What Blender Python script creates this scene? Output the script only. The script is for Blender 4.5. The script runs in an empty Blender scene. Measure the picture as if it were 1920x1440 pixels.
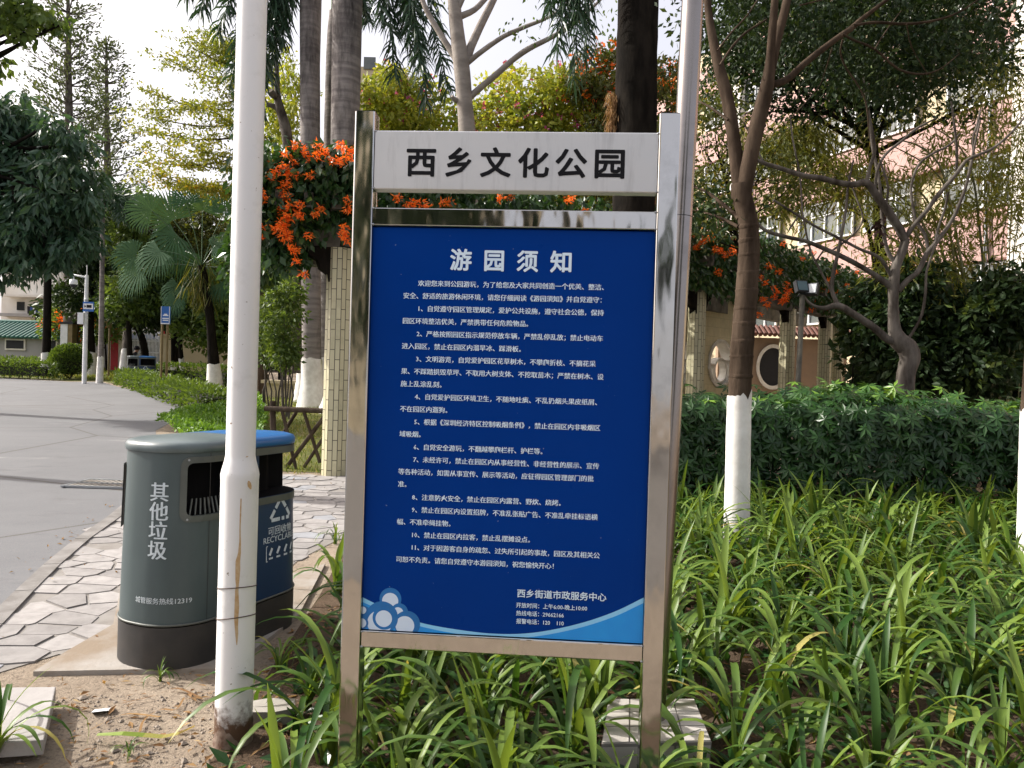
import bpy, bmesh, math, random
import numpy as np
from mathutils import Vector, Matrix
rad = math.radians
rng = np.random.default_rng(7)
random.seed(7)
SC = bpy.context.scene
COL = SC.collection

# ------------------------------------------------------------------ camera
F = 1440.0                                   # focal length in pixels of the 1920 wide photograph
RCAM = Matrix.Rotation(rad(90 - 0.6), 3, 'X') @ Matrix.Rotation(rad(1.7), 3, 'Z')
CAMP = Vector((0, 0, 1.5))
cd = bpy.data.cameras.new('camera')
cd.sensor_fit = 'HORIZONTAL'; cd.sensor_width = 36; cd.lens = 27
cd.clip_start = 0.05; cd.clip_end = 3000
cam = bpy.data.objects.new('camera', cd); COL.objects.link(cam)
cam.matrix_world = Matrix.Translation(CAMP) @ RCAM.to_4x4()
SC.camera = cam

# ------------------------------------------------------------------ sky, sun, exposure
SUN_EL, SUN_AZ = 36.0, -76.0                 # azimuth measured from +Y towards +X
w = bpy.data.worlds.new('World'); SC.world = w; w.use_nodes = True
nt = w.node_tree
sky = nt.nodes.new('ShaderNodeTexSky'); sky.sky_type = 'NISHITA'; sky.sun_disc = False
sky.sun_elevation = rad(SUN_EL); sky.sun_rotation = rad(SUN_AZ % 360)
sky.air_density = 0.45; sky.dust_density = 9.0; sky.ozone_density = 0.6
hz = nt.nodes.new('ShaderNodeMix'); hz.data_type = 'RGBA'; hz.inputs[0].default_value = 0.40    # milky white veil added over the clear sky to whiten it and soften shadows
hz.inputs[7].default_value = (6.4, 6.3, 6.5, 1); nt.links.new(sky.outputs[0], hz.inputs[6]); nt.links.new(hz.outputs[2], nt.nodes['Background'].inputs[0])
nt.nodes['Background'].inputs[1].default_value = 0.15
sl = bpy.data.lights.new('sun', 'SUN'); sl.energy = 3.8; sl.angle = rad(0.6); sl.color = (1, 0.96, 0.89)
so = bpy.data.objects.new('sun', sl); COL.objects.link(so)
SD = Vector((math.sin(rad(SUN_AZ)) * math.cos(rad(SUN_EL)), math.cos(rad(SUN_AZ)) * math.cos(rad(SUN_EL)), math.sin(rad(SUN_EL))))
so.rotation_euler = SD.to_track_quat('Z', 'Y').to_euler()
SC.view_settings.view_transform = 'Standard'; SC.view_settings.look = 'None'
SC.view_settings.exposure = 0.84; SC.view_settings.gamma = 1
SC.cycles.max_bounces = 6; SC.cycles.diffuse_bounces = 3; SC.cycles.glossy_bounces = 3
SC.cycles.transmission_bounces = 4; SC.cycles.transparent_max_bounces = 4
SC.cycles.caustics_reflective = False; SC.cycles.caustics_refractive = False

# ------------------------------------------------------------------ pixel <-> world
SLOPE = 0.03                                 # the park's ground rises gently away from the camera
def gz(y): return SLOPE * min(y, 60.0)
def ray(px, py): return RCAM @ Vector(((px - 960) / F, (720 - py) / F, -1))
def P(px, py, d):
    r = ray(px, py); return CAMP + r * (d / r.y)
def G(px, py, dz=0.0):
    r = ray(px, py); t = (1.5 - dz) / (SLOPE * r.y - r.z); return CAMP + r * t
def PX(v):
    q = RCAM.transposed() @ (Vector(v) - CAMP); return 960 + F * q.x / -q.z, 720 - F * q.y / -q.z
def GD(px, d):
    p = P(px, 700, d); return Vector((p.x, p.y, gz(p.y)))

# ------------------------------------------------------------------ objects, tags, mesh builder
ORG = {}
def tag(o, label=None, cat=None, group=None, kind=None):
    if label: o['label'] = label
    if cat: o['category'] = cat
    if group: o['group'] = group
    if kind: o['kind'] = kind
    return o
def thing(name, label, cat, loc, group=None, rz=0):
    o = bpy.data.objects.new(name, None); COL.objects.link(o)
    o.empty_display_size = 0.2; o.location = loc; o.rotation_euler = (0, 0, rz)
    ORG[o.name] = Vector(loc)
    return tag(o, label, cat, group)
def kids(o): return [c for c in bpy.data.objects if c.parent == o]
def copy_tree(o, parent=None):
    c = o.copy(); COL.objects.link(c)
    if parent: c.parent = parent
    for k in kids(o): copy_tree(k, c)
    return c

class MB:
    def __init__(s): s.v = []; s.f = []; s.n = 0; s.uv = []; s.r = []; s.m = []; s.s = []
    def add(s, V, Fs, rnd=0.5, mat=0, smooth=False, uv=None):
        V = np.asarray([tuple(x) for x in V] if not isinstance(V, np.ndarray) else V, dtype=np.float64).reshape(-1, 3)
        s.v.append(V)
        if isinstance(Fs, np.ndarray): s.f.append(Fs.astype(np.int64) + s.n); k = len(Fs)
        else:
            by = {}
            Fs = [list(f) for f in Fs]; k = len(Fs)
            for f in Fs: s.f.append(np.asarray([f], dtype=np.int64) + s.n)
        s.n += len(V)
        s.r.append(np.broadcast_to(np.asarray(rnd, dtype=np.float64), (k,)).copy())
        s.m.append(np.full(k, mat)); s.s.append(np.full(k, smooth))
        if uv is not None: s.uv.append(np.asarray(uv, dtype=np.float64).reshape(-1, 2))
        else: s.uv.append(np.zeros((sum(len(f) for f in Fs) if not isinstance(Fs, np.ndarray) else Fs.size, 2)))
        return s
    def build(s, name, mats, parent=None, origin=None, local=False):
        V = np.concatenate(s.v)
        if local: org = Vector((0, 0, 0))
        elif parent is not None: org = ORG[parent.name]
        elif origin is not None: org = Vector(origin)
        else: org = Vector(((V[:, 0].min() + V[:, 0].max()) / 2, (V[:, 1].min() + V[:, 1].max()) / 2, V[:, 2].min()))
        me = bpy.data.meshes.new(name)
        me.vertices.add(len(V)); me.vertices.foreach_set('co', (V - np.array(org)).astype(np.float32).ravel())
        loops = np.concatenate([f.ravel() for f in s.f])
        tot = np.concatenate([np.full(len(f), f.shape[1]) for f in s.f])
        me.loops.add(len(loops)); me.loops.foreach_set('vertex_index', loops.astype(np.int32))
        me.polygons.add(len(tot))
        me.polygons.foreach_set('loop_start', (np.cumsum(tot) - tot).astype(np.int32))
        me.polygons.foreach_set('material_index', np.concatenate(s.m).astype(np.int32))
        me.polygons.foreach_set('use_smooth', np.concatenate(s.s).astype(bool))
        a = me.attributes.new('rnd', 'FLOAT', 'FACE'); a.data.foreach_set('value', np.concatenate(s.r).astype(np.float32))
        u = me.uv_layers.new(name='UVMap'); u.data.foreach_set('uv', np.concatenate(s.uv).astype(np.float32).ravel())
        for m in (mats if isinstance(mats, (list, tuple)) else [mats]): me.materials.append(m)
        me.update(calc_edges=True)
        o = bpy.data.objects.new(name, me); COL.objects.link(o)
        if parent is not None: o.parent = parent
        elif not local: o.location = org
        ORG[o.name] = org
        return o

def box(mb, c, sz, rz=0, rnd=0.5, mat=0, M=None):
    h = np.array(sz) / 2.0
    V = np.array([[x, y, z] for z in (-1, 1) for y in (-1, 1) for x in (-1, 1)]) * h
    if M is not None: V = V @ np.array(M.to_3x3()).T + np.array(c)
    else:
        ca, sa = math.cos(rz), math.sin(rz)
        V = np.c_[V[:, 0] * ca - V[:, 1] * sa, V[:, 0] * sa + V[:, 1] * ca, V[:, 2]] + np.array(c)
    mb.add(V, np.array([[0, 2, 3, 1], [4, 5, 7, 6], [0, 1, 5, 4], [2, 6, 7, 3], [0, 4, 6, 2], [1, 3, 7, 5]]), rnd, mat)
def frame_at(t):
    t = t / (np.linalg.norm(t) + 1e-12)
    a = np.array([0, 0, 1.0]) if abs(t[2]) < 0.9 else np.array([1.0, 0, 0])
    u = np.cross(a, t); u /= np.linalg.norm(u); return u, np.cross(t, u)
def tube(mb, pts, rr, n=8, mat=0, rnd=0.5, caps=True, wob=0.0):
    pts = np.array([tuple(p) for p in pts], dtype=float); rr = np.broadcast_to(np.array(rr, dtype=float), (len(pts),))
    k = len(pts); T = np.gradient(pts, axis=0)
    u, v = frame_at(T[0]); V = []; L = np.r_[0, np.cumsum(np.linalg.norm(np.diff(pts, axis=0), axis=1))]
    an = np.linspace(0, 2 * math.pi, n, endpoint=False)
    for i in range(k):
        t = T[i] / (np.linalg.norm(T[i]) + 1e-12)
        u = u - t * np.dot(u, t); u /= np.linalg.norm(u) + 1e-12; v = np.cross(t, u)
        r = rr[i] * (1 + (rng.uniform(-wob, wob, n) if wob else 0))
        V.append(pts[i] + np.outer(np.cos(an) * r, u) + np.outer(np.sin(an) * r, v))
    V = np.concatenate(V); Fs = []; uv = []
    for i in range(k - 1):
        for j in range(n):
            Fs.append((i * n + j, i * n + (j + 1) % n, (i + 1) * n + (j + 1) % n, (i + 1) * n + j))
            uv += [(j / n, L[i]), ((j + 1) / n, L[i]), ((j + 1) / n, L[i + 1]), (j / n, L[i + 1])]
    mb.add(V, np.array(Fs), rnd, mat, True, uv)
    if caps:
        mb.add(V[:n], [list(range(n))[::-1]], rnd, mat); mb.add(V[-n:], [list(range(n))], rnd, mat)
def smooth_path(pts, rr=None, sub=4):
    pts = np.array([tuple(p) for p in pts], dtype=float)
    rr = np.array(rr, dtype=float) if rr is not None else np.zeros(len(pts))
    A = np.c_[pts, rr]; B = np.vstack([2 * A[0] - A[1], A, 2 * A[-1] - A[-2]]); out = []
    for i in range(1, len(B) - 2):
        p0, p1, p2, p3 = B[i - 1:i + 3]
        for t in np.arange(sub) / sub:
            out.append(0.5 * (2 * p1 + (p2 - p0) * t + (2 * p0 - 5 * p1 + 4 * p2 - p3) * t * t + (3 * p1 - p0 - 3 * p2 + p3) * t ** 3))
    out.append(B[-2]); out = np.array(out)
    return out[:, :3], np.maximum(out[:, 3], 0.001)
def lathe(mb, c, prof, n=24, mat=0, rnd=0.5, smooth=True):
    an = np.linspace(0, 2 * math.pi, n, endpoint=False); V = []; Fs = []
    for r, z in prof: V += [(c[0] + r * math.cos(a), c[1] + r * math.sin(a), c[2] + z) for a in an]
    for i in range(len(prof) - 1):
        for j in range(n): Fs.append((i * n + j, i * n + (j + 1) % n, (i + 1) * n + (j + 1) % n, (i + 1) * n + j))
    mb.add(np.array(V), np.array(Fs), rnd, mat, smooth)
    mb.add(np.array(V[:n]), [list(range(n))[::-1]], rnd, mat); mb.add(np.array(V[-n:]), [list(range(n))], rnd, mat)
def rrect(wd, ht, r, n=4):
    o = []
    for cx, cy, a0 in ((wd / 2 - r, ht / 2 - r, 0), (-wd / 2 + r, ht / 2 - r, 90), (-wd / 2 + r, -ht / 2 + r, 180), (wd / 2 - r, -ht / 2 + r, 270)):
        for k in range(n + 1):
            a = rad(a0 + 90 * k / n); o.append((cx + r * math.cos(a), cy + r * math.sin(a)))
    return o
def extrude(mb, poly, A, B, U, V2, mat=0, rnd=0.5, smooth=False):
    """2-D polygon swept from A to B; U, V2 span the polygon's plane (ccw seen from B)"""
    A, B, U, V2 = (np.array(tuple(q), dtype=float) for q in (A, B, U, V2)); n = len(poly)
    p = np.array(poly); ring = np.outer(p[:, 0], U) + np.outer(p[:, 1], V2)
    V = np.concatenate([A + ring, B + ring])
    mb.add(V, np.array([(j, (j + 1) % n, n + (j + 1) % n, n + j) for j in range(n)]), rnd, mat, smooth)
    mb.add(V[:n], [list(range(n))[::-1]], rnd, mat); mb.add(V[n:], [list(range(n))], rnd, mat)

def unit(a): return a / (np.linalg.norm(a, axis=-1, keepdims=True) + 1e-12)
def rdir(n): return unit(rng.normal(size=(n, 3)))
def leaves(mb, c, ax, L, W, rnd=0.5, mat=0, nrm=None, fold=0.12):
    """one rhombic, slightly folded leaf per row"""
    n = len(c); L = np.broadcast_to(L, (n,))[:, None]; W = np.broadcast_to(W, (n,))[:, None]
    ax = unit(ax); nr = rdir(n) if nrm is None else nrm
    s = unit(np.cross(ax, nr)); nn = np.cross(s, ax)
    V = np.stack([c, c + ax * L * .45 + s * W * .5 + nn * W * fold, c + ax * L, c + ax * L * .45 - s * W * .5 + nn * W * fold], 1)
    i = np.arange(n)[:, None] * 4
    f = np.concatenate([i + np.array([[0, 1, 2]]), i + np.array([[0, 2, 3]])]) if False else i + np.array([[0, 1, 2, 3]])
    mb.add(V.reshape(-1, 3), f, np.broadcast_to(rnd, (n,)), mat)
def ball(n, shell=0.5):
    return rdir(n) * (rng.random((n, 1)) ** shell)
def clumps(mb, cs, rs, per, L, W, down=0.3, out=0.8, flat=0.75, mat=0, rbase=None, jit=0.3):
    cs = np.array([tuple(c) for c in cs]); K = len(cs); rs = np.broadcast_to(np.array(rs, dtype=float), (K,))
    b = ball(K * per, .45) * np.array([1, 1, flat]); ci = np.repeat(np.arange(K), per)
    pos = cs[ci] + b * rs[ci][:, None]
    ax = b * out + rdir(K * per) * .7 + np.array([0, 0, -down])
    rb = rng.random(K) if rbase is None else np.broadcast_to(rbase, (K,))
    r = np.clip(rb[ci] * .6 + .2 + rng.uniform(-jit, jit, K * per), 0, 1)
    l = L * rng.uniform(.7, 1.25, K * per)
    leaves(mb, pos, ax, l, l * (W / L), r, mat)
def ell(c, r, n, shell=.35):
    return np.array(tuple(c)) + ball(n, shell) * np.array(r)

# ------------------------------------------------------------------ materials
def nodes(name):
    m = bpy.data.materials.new(name); m.use_nodes = True
    t = m.node_tree; b = t.nodes['Principled BSDF']; return m, t, b
def N(t, k, **kw):
    n = t.nodes.new(k)
    for a, v in kw.items():
        if a.startswith('i_'): n.inputs[int(a[2:]) if a[2:].isdigit() else a[2:].replace('_', ' ')].default_value = v
        else: setattr(n, a, v)
    return n
def c4(c): return (c[0], c[1], c[2], 1)
def mixc(t, fac, a, b):
    n = N(t, 'ShaderNodeMix', data_type='RGBA')
    if hasattr(fac, 'links'): t.links.new(fac, n.inputs[0])
    else: n.inputs[0].default_value = fac
    for i, q in ((6, a), (7, b)):
        if hasattr(q, 'links'): t.links.new(q, n.inputs[i])
        else: n.inputs[i].default_value = c4(q)
    return n.outputs[2]
def noise(t, scale, detail=4, rough=.55, vec=None, dist=0):
    n = N(t, 'ShaderNodeTexNoise', i_Scale=scale, i_Detail=detail, i_Roughness=rough, i_Distortion=dist)
    if vec is not None: t.links.new(vec, n.inputs['Vector'])
    return n.outputs['Fac']
def ramp(t, fac, lo, hi):
    n = N(t, 'ShaderNodeMapRange', clamp=True, i_1=lo, i_2=hi); t.links.new(fac, n.inputs[0]); return n.outputs[0]
def coords(t, scale=(1, 1, 1), kind='Object'):
    tc = N(t, 'ShaderNodeTexCoord'); mp = N(t, 'ShaderNodeMapping'); mp.inputs['Scale'].default_value = scale
    t.links.new(tc.outputs[kind], mp.inputs[0]); return mp.outputs[0]
def bump(t, b, h, strength=.4, dist=.01):
    n = N(t, 'ShaderNodeBump', i_Strength=strength, i_Distance=dist); t.links.new(h, n.inputs['Height']); t.links.new(n.outputs[0], b.inputs['Normal'])
def pm(name, c, c2=None, rough=.6, metal=0, sc=6, stretch=(1, 1, 1), bm=0, bsc=60, bd=.004, spec=.5, rr=0, lo=.35, hi=.65):
    m, t, b = nodes(name); v = coords(t, stretch)
    c2 = c2 or tuple(x * .75 for x in c)
    t.links.new(mixc(t, ramp(t, noise(t, sc, 6, .6, v), lo, hi), c, c2), b.inputs['Base Color'])
    b.inputs['Roughness'].default_value = rough; b.inputs['Metallic'].default_value = metal
    b.inputs['Specular IOR Level'].default_value = spec
    if rr:
        n = N(t, 'ShaderNodeMapRange', i_3=rough - rr, i_4=rough + rr); t.links.new(noise(t, sc * 2, 4, .6, v), n.inputs[0]); t.links.new(n.outputs[0], b.inputs['Roughness'])
    if bm: bump(t, b, noise(t, bsc, 5, .6, v), bm, bd)
    return m
def leafm(name, c1, c2, trans=.3, rough=.45, spec=.35, c3=None):
    m, t, b = nodes(name); a = N(t, 'ShaderNodeAttribute', attribute_name='rnd')
    r = N(t, 'ShaderNodeValToRGB'); r.color_ramp.elements[0].color = c4(c1); r.color_ramp.elements[1].color = c4(c2)
    if c3:
        r.color_ramp.elements[1].position = .9; e = r.color_ramp.elements.new(1.0); e.color = c4(c3)
    t.links.new(a.outputs['Fac'], r.inputs[0]); t.links.new(r.outputs[0], b.inputs['Base Color'])
    b.inputs['Roughness'].default_value = rough; b.inputs['Specular IOR Level'].default_value = spec
    tr = N(t, 'ShaderNodeBsdfTranslucent'); g = N(t, 'ShaderNodeMix', data_type='RGBA', blend_type='MULTIPLY'); g.inputs[0].default_value = 1
    t.links.new(r.outputs[0], g.inputs[6]); g.inputs[7].default_value = (1.5, 1.35, .6, 1); t.links.new(g.outputs[2], tr.inputs[0])
    mx = N(t, 'ShaderNodeMixShader'); mx.inputs[0].default_value = trans
    t.links.new(b.outputs[0], mx.inputs[1]); t.links.new(tr.outputs[0], mx.inputs[2])
    t.links.new(mx.outputs[0], t.nodes['Material Output'].inputs[0]); return m
def barkm(name, c, c2, sc=8, stretch=(1, 1, .3), bm=.6, bd=.01, rough=.85):
    return pm(name, c, c2, rough, 0, sc, stretch, bm, sc * 4, bd, .03)

def steel(name, c, rough, wavy, brushed=0):
    m, t, b = nodes(name); v = coords(t, (1, 1, 1))
    b.inputs['Metallic'].default_value = 1
    vs = coords(t, (25, 25, 1.2)) if not brushed else coords(t, (60, 60, 3))
    dirt = ramp(t, noise(t, 5, 8, .7, coords(t, (4, 4, .5)) if brushed else v), .52, .8)
    t.links.new(mixc(t, dirt, c, tuple(x * .7 for x in c)), b.inputs['Base Color'])
    n = N(t, 'ShaderNodeMapRange', i_3=rough * .7, i_4=rough * 1.5 + .05); t.links.new(noise(t, 7, 6, .7, v), n.inputs[0]); t.links.new(n.outputs[0], b.inputs['Roughness'])
    h = noise(t, wavy, 2, .4, coords(t, (1, 1, .35))); bump(t, b, h, .35 if not brushed else .1, .02)
    return m
M = {}
M['steel'] = steel('polished_steel', (.50, .49, .475), .06, 11)
M['brushed'] = steel('brushed_steel', (.63, .63, .625), .42, 6, 1)
M['pipe'] = steel('steel_pipe', (.27, .245, .23), .16, 3)
M['black'] = pm('black_plastic', (.004, .004, .005), rough=.8, spec=.1)
M['ink'] = pm('black_lettering', (.004, .0045, .007), rough=.6, spec=.2)
def panel_mat():
    m, t, b = nodes('blue_panel_print'); v = coords(t)
    a = mixc(t, ramp(t, noise(t, 1.5, 5, .6, v), .35, .7), (.0004, .036, .235), (.0003, .031, .205))
    a = mixc(t, ramp(t, noise(t, 7, 7, .75, coords(t, (3, 3, .25))), .62, .85), a, (.010, .05, .22))      # washed-down dust
    a = mixc(t, ramp(t, noise(t, 95, 2, .5, v), .775, .80), a, (.25, .3, .4))                               # chips and specks
    t.links.new(a, b.inputs['Base Color']); b.inputs['Specular IOR Level'].default_value = .06
    n = N(t, 'ShaderNodeMapRange', i_3=.18, i_4=.45); t.links.new(noise(t, 4, 6, .7, v), n.inputs[0]); t.links.new(n.outputs[0], b.inputs['Roughness']); return m
M['panel'] = panel_mat()
M['ltr'] = pm('pale_blue_lettering', (.70, .84, .96), (.62, .77, .92), rough=.5, sc=30)
M['wave1'] = pm('print_sky_blue', (.26, .62, .92), (.22, .56, .88), rough=.35)
M['wave2'] = pm('print_mid_blue', (.008, .31, .78), (.006, .25, .72), rough=.35)
M['bub'] = pm('print_bubble_blue', (.006, .17, .50), rough=.35)
M['pale'] = pm('print_pale', (.66, .78, .94), (.60, .72, .88), rough=.35)
M['gasket'] = pm('dark_gap', (.01, .011, .015), rough=.7)
def pole_mat():
    m, t, b = nodes('white_pole_paint'); v = coords(t)
    base = mixc(t, ramp(t, noise(t, 9, 6, .7, v), .55, .8), (.80, .80, .80), (.66, .655, .64))
    sp = ramp(t, noise(t, 55, 3, .6, v), .70, .74)
    base = mixc(t, sp, base, (.25, .2, .16))
    # rust and mud at the foot: wear with a ragged edge, measured up the pole
    sx = N(t, 'ShaderNodeSeparateXYZ'); t.links.new(v, sx.inputs[0])
    ad = N(t, 'ShaderNodeMath', operation='ADD'); t.links.new(sx.outputs[2], ad.inputs[0])
    ml = N(t, 'ShaderNodeMath', operation='MULTIPLY', i_1=-.28); t.links.new(noise(t, 14, 6, .7, v), ml.inputs[0]); t.links.new(ml.outputs[0], ad.inputs[1])
    t.links.new(mixc(t, ramp(t, ad.outputs[0], .02, -.045), base, (.10, .055, .035)), b.inputs['Base Color'])
    b.inputs['Roughness'].default_value = .38
    bump(t, b, noise(t, 120, 3, .5, v), .12, .002); return m
M['pole'] = pole_mat()
M['rust'] = pm('rust_stain', (.52, .32, .14), (.6, .45, .28), rough=.8, sc=60)
M['wire'] = pm('rusty_wire', (.06, .03, .02), rough=.7)
M['binG'] = pm('grey_green_plastic', (.042, .062, .066), (.064, .088, .091), rough=.5, sc=5, stretch=(1, 1, .3), bm=.10, bsc=7, bd=.01, rr=.12, lo=.3, hi=.7)
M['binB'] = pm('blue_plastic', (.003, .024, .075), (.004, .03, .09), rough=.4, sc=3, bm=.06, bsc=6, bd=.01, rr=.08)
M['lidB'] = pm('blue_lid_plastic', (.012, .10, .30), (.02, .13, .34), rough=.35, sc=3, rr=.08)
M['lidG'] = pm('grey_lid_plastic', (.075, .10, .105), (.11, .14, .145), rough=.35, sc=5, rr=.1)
M['skirt'] = pm('dark_base_plastic', (.014, .015, .017), (.035, .032, .03), rough=.6, sc=5, bm=.1, bsc=20)
M['frame'] = pm('olive_grey_frame', (.085, .095, .085), rough=.45)
M['print'] = pm('white_print', (.62, .68, .72), (.45, .52, .56), rough=.6, sc=80)
M['conc'] = pm('concrete', (.36, .34, .31), (.27, .25, .22), rough=.9, sc=4, bm=.35, bsc=70, bd=.004, spec=.2)
M['pad'] = pm('dirty_concrete', (.32, .30, .275), (.23, .185, .14), rough=.95, sc=2.2, bm=.5, bsc=50, bd=.006, spec=.1, lo=.4, hi=.62)
M['kerbc'] = pm('worn_kerb', (.25, .24, .23), (.15, .14, .13), rough=.95, sc=5, bm=.5, bsc=50, bd=.006, spec=.1)
M['slab'] = pm('pale_concrete_slab', (.36, .345, .335), (.30, .285, .275), rough=.9, sc=7, bm=.4, bsc=60, bd=.004, spec=.2)
M['stone'] = pm('flagstone', (.31, .295, .285), (.235, .222, .215), rough=.85, sc=12, bm=.4, bsc=80, bd=.003, spec=.25)
M['mortar'] = pm('paving_mortar', (.25, .236, .22), (.20, .185, .17), rough=.95, sc=9, bm=.5, bsc=60, bd=.004, spec=.1)
def road_mat():
    m, t, b = nodes('worn_concrete_road'); v = coords(t)
    a = mixc(t, ramp(t, noise(t, .55, 7, .65, v), .35, .7), (.108, .111, .119), (.145, .148, .156))
    vs = coords(t, (.5, 2.2, 1)); a = mixc(t, ramp(t, noise(t, 1.6, 8, .72, vs), .6, .74), a, (.29, .28, .275))
    a = mixc(t, ramp(t, noise(t, 2.1, 6, .7, coords(t, (.7, 1.6, 1))), .56, .74), a, (.085, .084, .087))
    vo = N(t, 'ShaderNodeTexVoronoi', feature='DISTANCE_TO_EDGE', i_Scale=.21); t.links.new(v, vo.inputs['Vector'])
    cr = ramp(t, vo.outputs['Distance'], .0055, .0025)
    a = mixc(t, cr, a, (.07, .065, .06))
    t.links.new(a, b.inputs['Base Color']); b.inputs['Roughness'].default_value = .9; b.inputs['Specular IOR Level'].default_value = .25
    a2 = mixc(t, ramp(t, noise(t, 160, 2, .5, v), .35, .7), a, (.20, .195, .19)); n_ = N(t, 'ShaderNodeMix', data_type='RGBA'); n_.inputs[0].default_value = .45; t.links.new(a, n_.inputs[6]); t.links.new(a2, n_.inputs[7]); t.links.new(n_.outputs[2], b.inputs['Base Color'])
    bump(t, b, noise(t, 90, 5, .7, v), .45, .005); return m
M['road'] = road_mat()
def soil_mat(name, a0, a1, a2, sc=3):
    m, t, b = nodes(name); v = coords(t)
    a = mixc(t, ramp(t, noise(t, sc, 8, .65, v), .35, .65), a0, a1)
    a = mixc(t, ramp(t, noise(t, sc * 14, 5, .7, v), .5, .72), a, a2)
    t.links.new(a, b.inputs['Base Color']); b.inputs['Roughness'].default_value = .95; b.inputs['Specular IOR Level'].default_value = .1
    bump(t, b, noise(t, 45, 8, .75, v), .9, .02); return m
M['dirt'] = soil_mat('dry_earth', (.345, .285, .22), (.265, .215, .165), (.16, .125, .095))
M['humus'] = soil_mat('bed_soil', (.085, .058, .038), (.14, .10, .07), (.035, .025, .018), 5)
M['lawn'] = soil_mat('thin_lawn', (.10, .13, .035), (.17, .145, .06), (.06, .08, .025), 1.5)
M['tile'] = pm('white_tile', (.50, .47, .44), (.40, .37, .34), rough=.4, sc=9)
M['bark_a'] = barkm('brown_bark', (.030, .021, .015), (.080, .058, .042), 9)
M['bark_c'] = barkm('grey_tan_bark', (.045, .037, .031), (.155, .137, .12), 7)
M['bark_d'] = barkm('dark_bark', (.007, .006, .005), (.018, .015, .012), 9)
M['bark_l'] = barkm('pale_grey_bark', (.30, .27, .24), (.20, .175, .155), 3, (1, 1, 2))
M['wash'] = pm('whitewash', (.74, .73, .71), (.58, .56, .53), rough=.9, sc=7, bm=.35, bsc=30, bd=.006, spec=.1)
def palm_mat(name, a, c):
    m, t, b = nodes(name); v = coords(t); sx = N(t, 'ShaderNodeSeparateXYZ'); t.links.new(v, sx.inputs[0])
    vb = coords(t, (.6, .6, 6)); h = noise(t, 1.6, 5, .65, vb)
    k = mixc(t, ramp(t, h, .4, .6), a, c)
    k = mixc(t, ramp(t, noise(t, 1.1, 6, .7, coords(t, (2, 2, .5))), .46, .66), k, tuple(x * .3 for x in a))
    t.links.new(k, b.inputs['Base Color']); b.inputs['Roughness'].default_value = .9; b.inputs['Specular IOR Level'].default_value = .15
    bump(t, b, h, .5, .03); return m
M['palm'] = palm_mat('palm_trunk', (.17, .15, .145), (.26, .235, .22))
M['wood'] = barkm('weathered_pole_wood', (.040, .030, .023), (.085, .068, .054), 12, (1, 1, .2))
def tile_mat(name, a, c, bw=.055, bh=.23, mort=(.06, .05, .035), ms=.02):
    m, t, b = nodes(name); tc = N(t, 'ShaderNodeTexCoord'); sx = N(t, 'ShaderNodeSeparateXYZ'); cx = N(t, 'ShaderNodeCombineXYZ')
    t.links.new(tc.outputs['UV'], sx.inputs[0]); t.links.new(sx.outputs[1], cx.inputs[0]); t.links.new(sx.outputs[0], cx.inputs[1])
    br = N(t, 'ShaderNodeTexBrick', i_Scale=1.0, i_Color1=c4(a), i_Color2=c4(c), i_Mortar=c4(mort))
    br.inputs['Mortar Size'].default_value = .0045; br.inputs['Brick Width'].default_value = bh; br.inputs['Row Height'].default_value = bw
    t.links.new(cx.outputs[0], br.inputs['Vector'])
    k = mixc(t, ramp(t, noise(t, 3, 6, .7, coords(t)), .5, .8), br.outputs['Color'], tuple(x * .6 for x in a))
    t.links.new(k, b.inputs['Base Color']); b.inputs['Roughness'].default_value = .45; return m
M['coltile'] = tile_mat('cream_glazed_tile', (.55, .51, .33), (.47, .44, .29))
M['walltile'] = tile_mat('yellow_wall_tile', (.55, .48, .28), (.48, .42, .25), .24, .06, (.30, .26, .16))
M['pcon'] = pm('weathered_beam_concrete', (.16, .15, .12), (.06, .055, .05), rough=.9, sc=4, bm=.4, bsc=30, bd=.01)
M['whitep'] = pm('white_painted_metal', (.72, .73, .74), (.62, .63, .64), rough=.45)
M['ringp'] = pm('white_render', (.74, .72, .67), (.6, .57, .5), rough=.8)
M['pink'] = pm('pink_render', (.43, .275, .25), (.38, .245, .22), rough=.85, sc=1.5)
M['cream'] = pm('cream_render', (.50, .42, .28), (.45, .38, .25), rough=.85, sc=1.5)
M['white'] = pm('white_render_wall', (.70, .67, .62), (.62, .58, .52), rough=.85, sc=1)
M['grey'] = pm('grey_render', (.34, .33, .32), (.28, .27, .26), rough=.85, sc=1)
M['glass'] = pm('window_glass', (.06, .075, .08), (.12, .13, .12), rough=.12, sc=1.2, spec=.6)
M['green_t'] = pm('green_glazed_roof_tile', (.04, .145, .11), (.03, .11, .085), rough=.3)
M['red'] = pm('red_paint', (.45, .02, .03), rough=.6)
M['rooft'] = pm('terracotta_roof_tile', (.13, .048, .03), (.09, .035, .024), rough=.7)
M['signblue'] = pm('sign_blue', (.015, .12, .42), rough=.4)
M['gold'] = pm('bronze_post', (.20, .15, .07), (.14, .11, .05), rough=.5, metal=.5)
M['lamp_glass'] = pm('floodlight_glass', (.03, .07, .08), (.05, .10, .11), rough=.1)
M['alu'] = pm('grey_metal', (.35, .37, .39), rough=.4, metal=.6)
M['cloth_d'] = pm('dark_cloth', (.012, .013, .018), rough=.9)
M['cloth_b'] = pm('blue_cloth', (.03, .07, .25), rough=.9)
M['skin'] = pm('skin', (.42, .25, .17), rough=.6)
M['dry'] = leafm('dry_leaf', (.30, .19, .09), (.17, .09, .045), .2, .8, .1, (.48, .36, .2))
M['pebble'] = pm('pebbles', (.26, .22, .18), (.16, .13, .105), rough=.9, sc=20)
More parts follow.
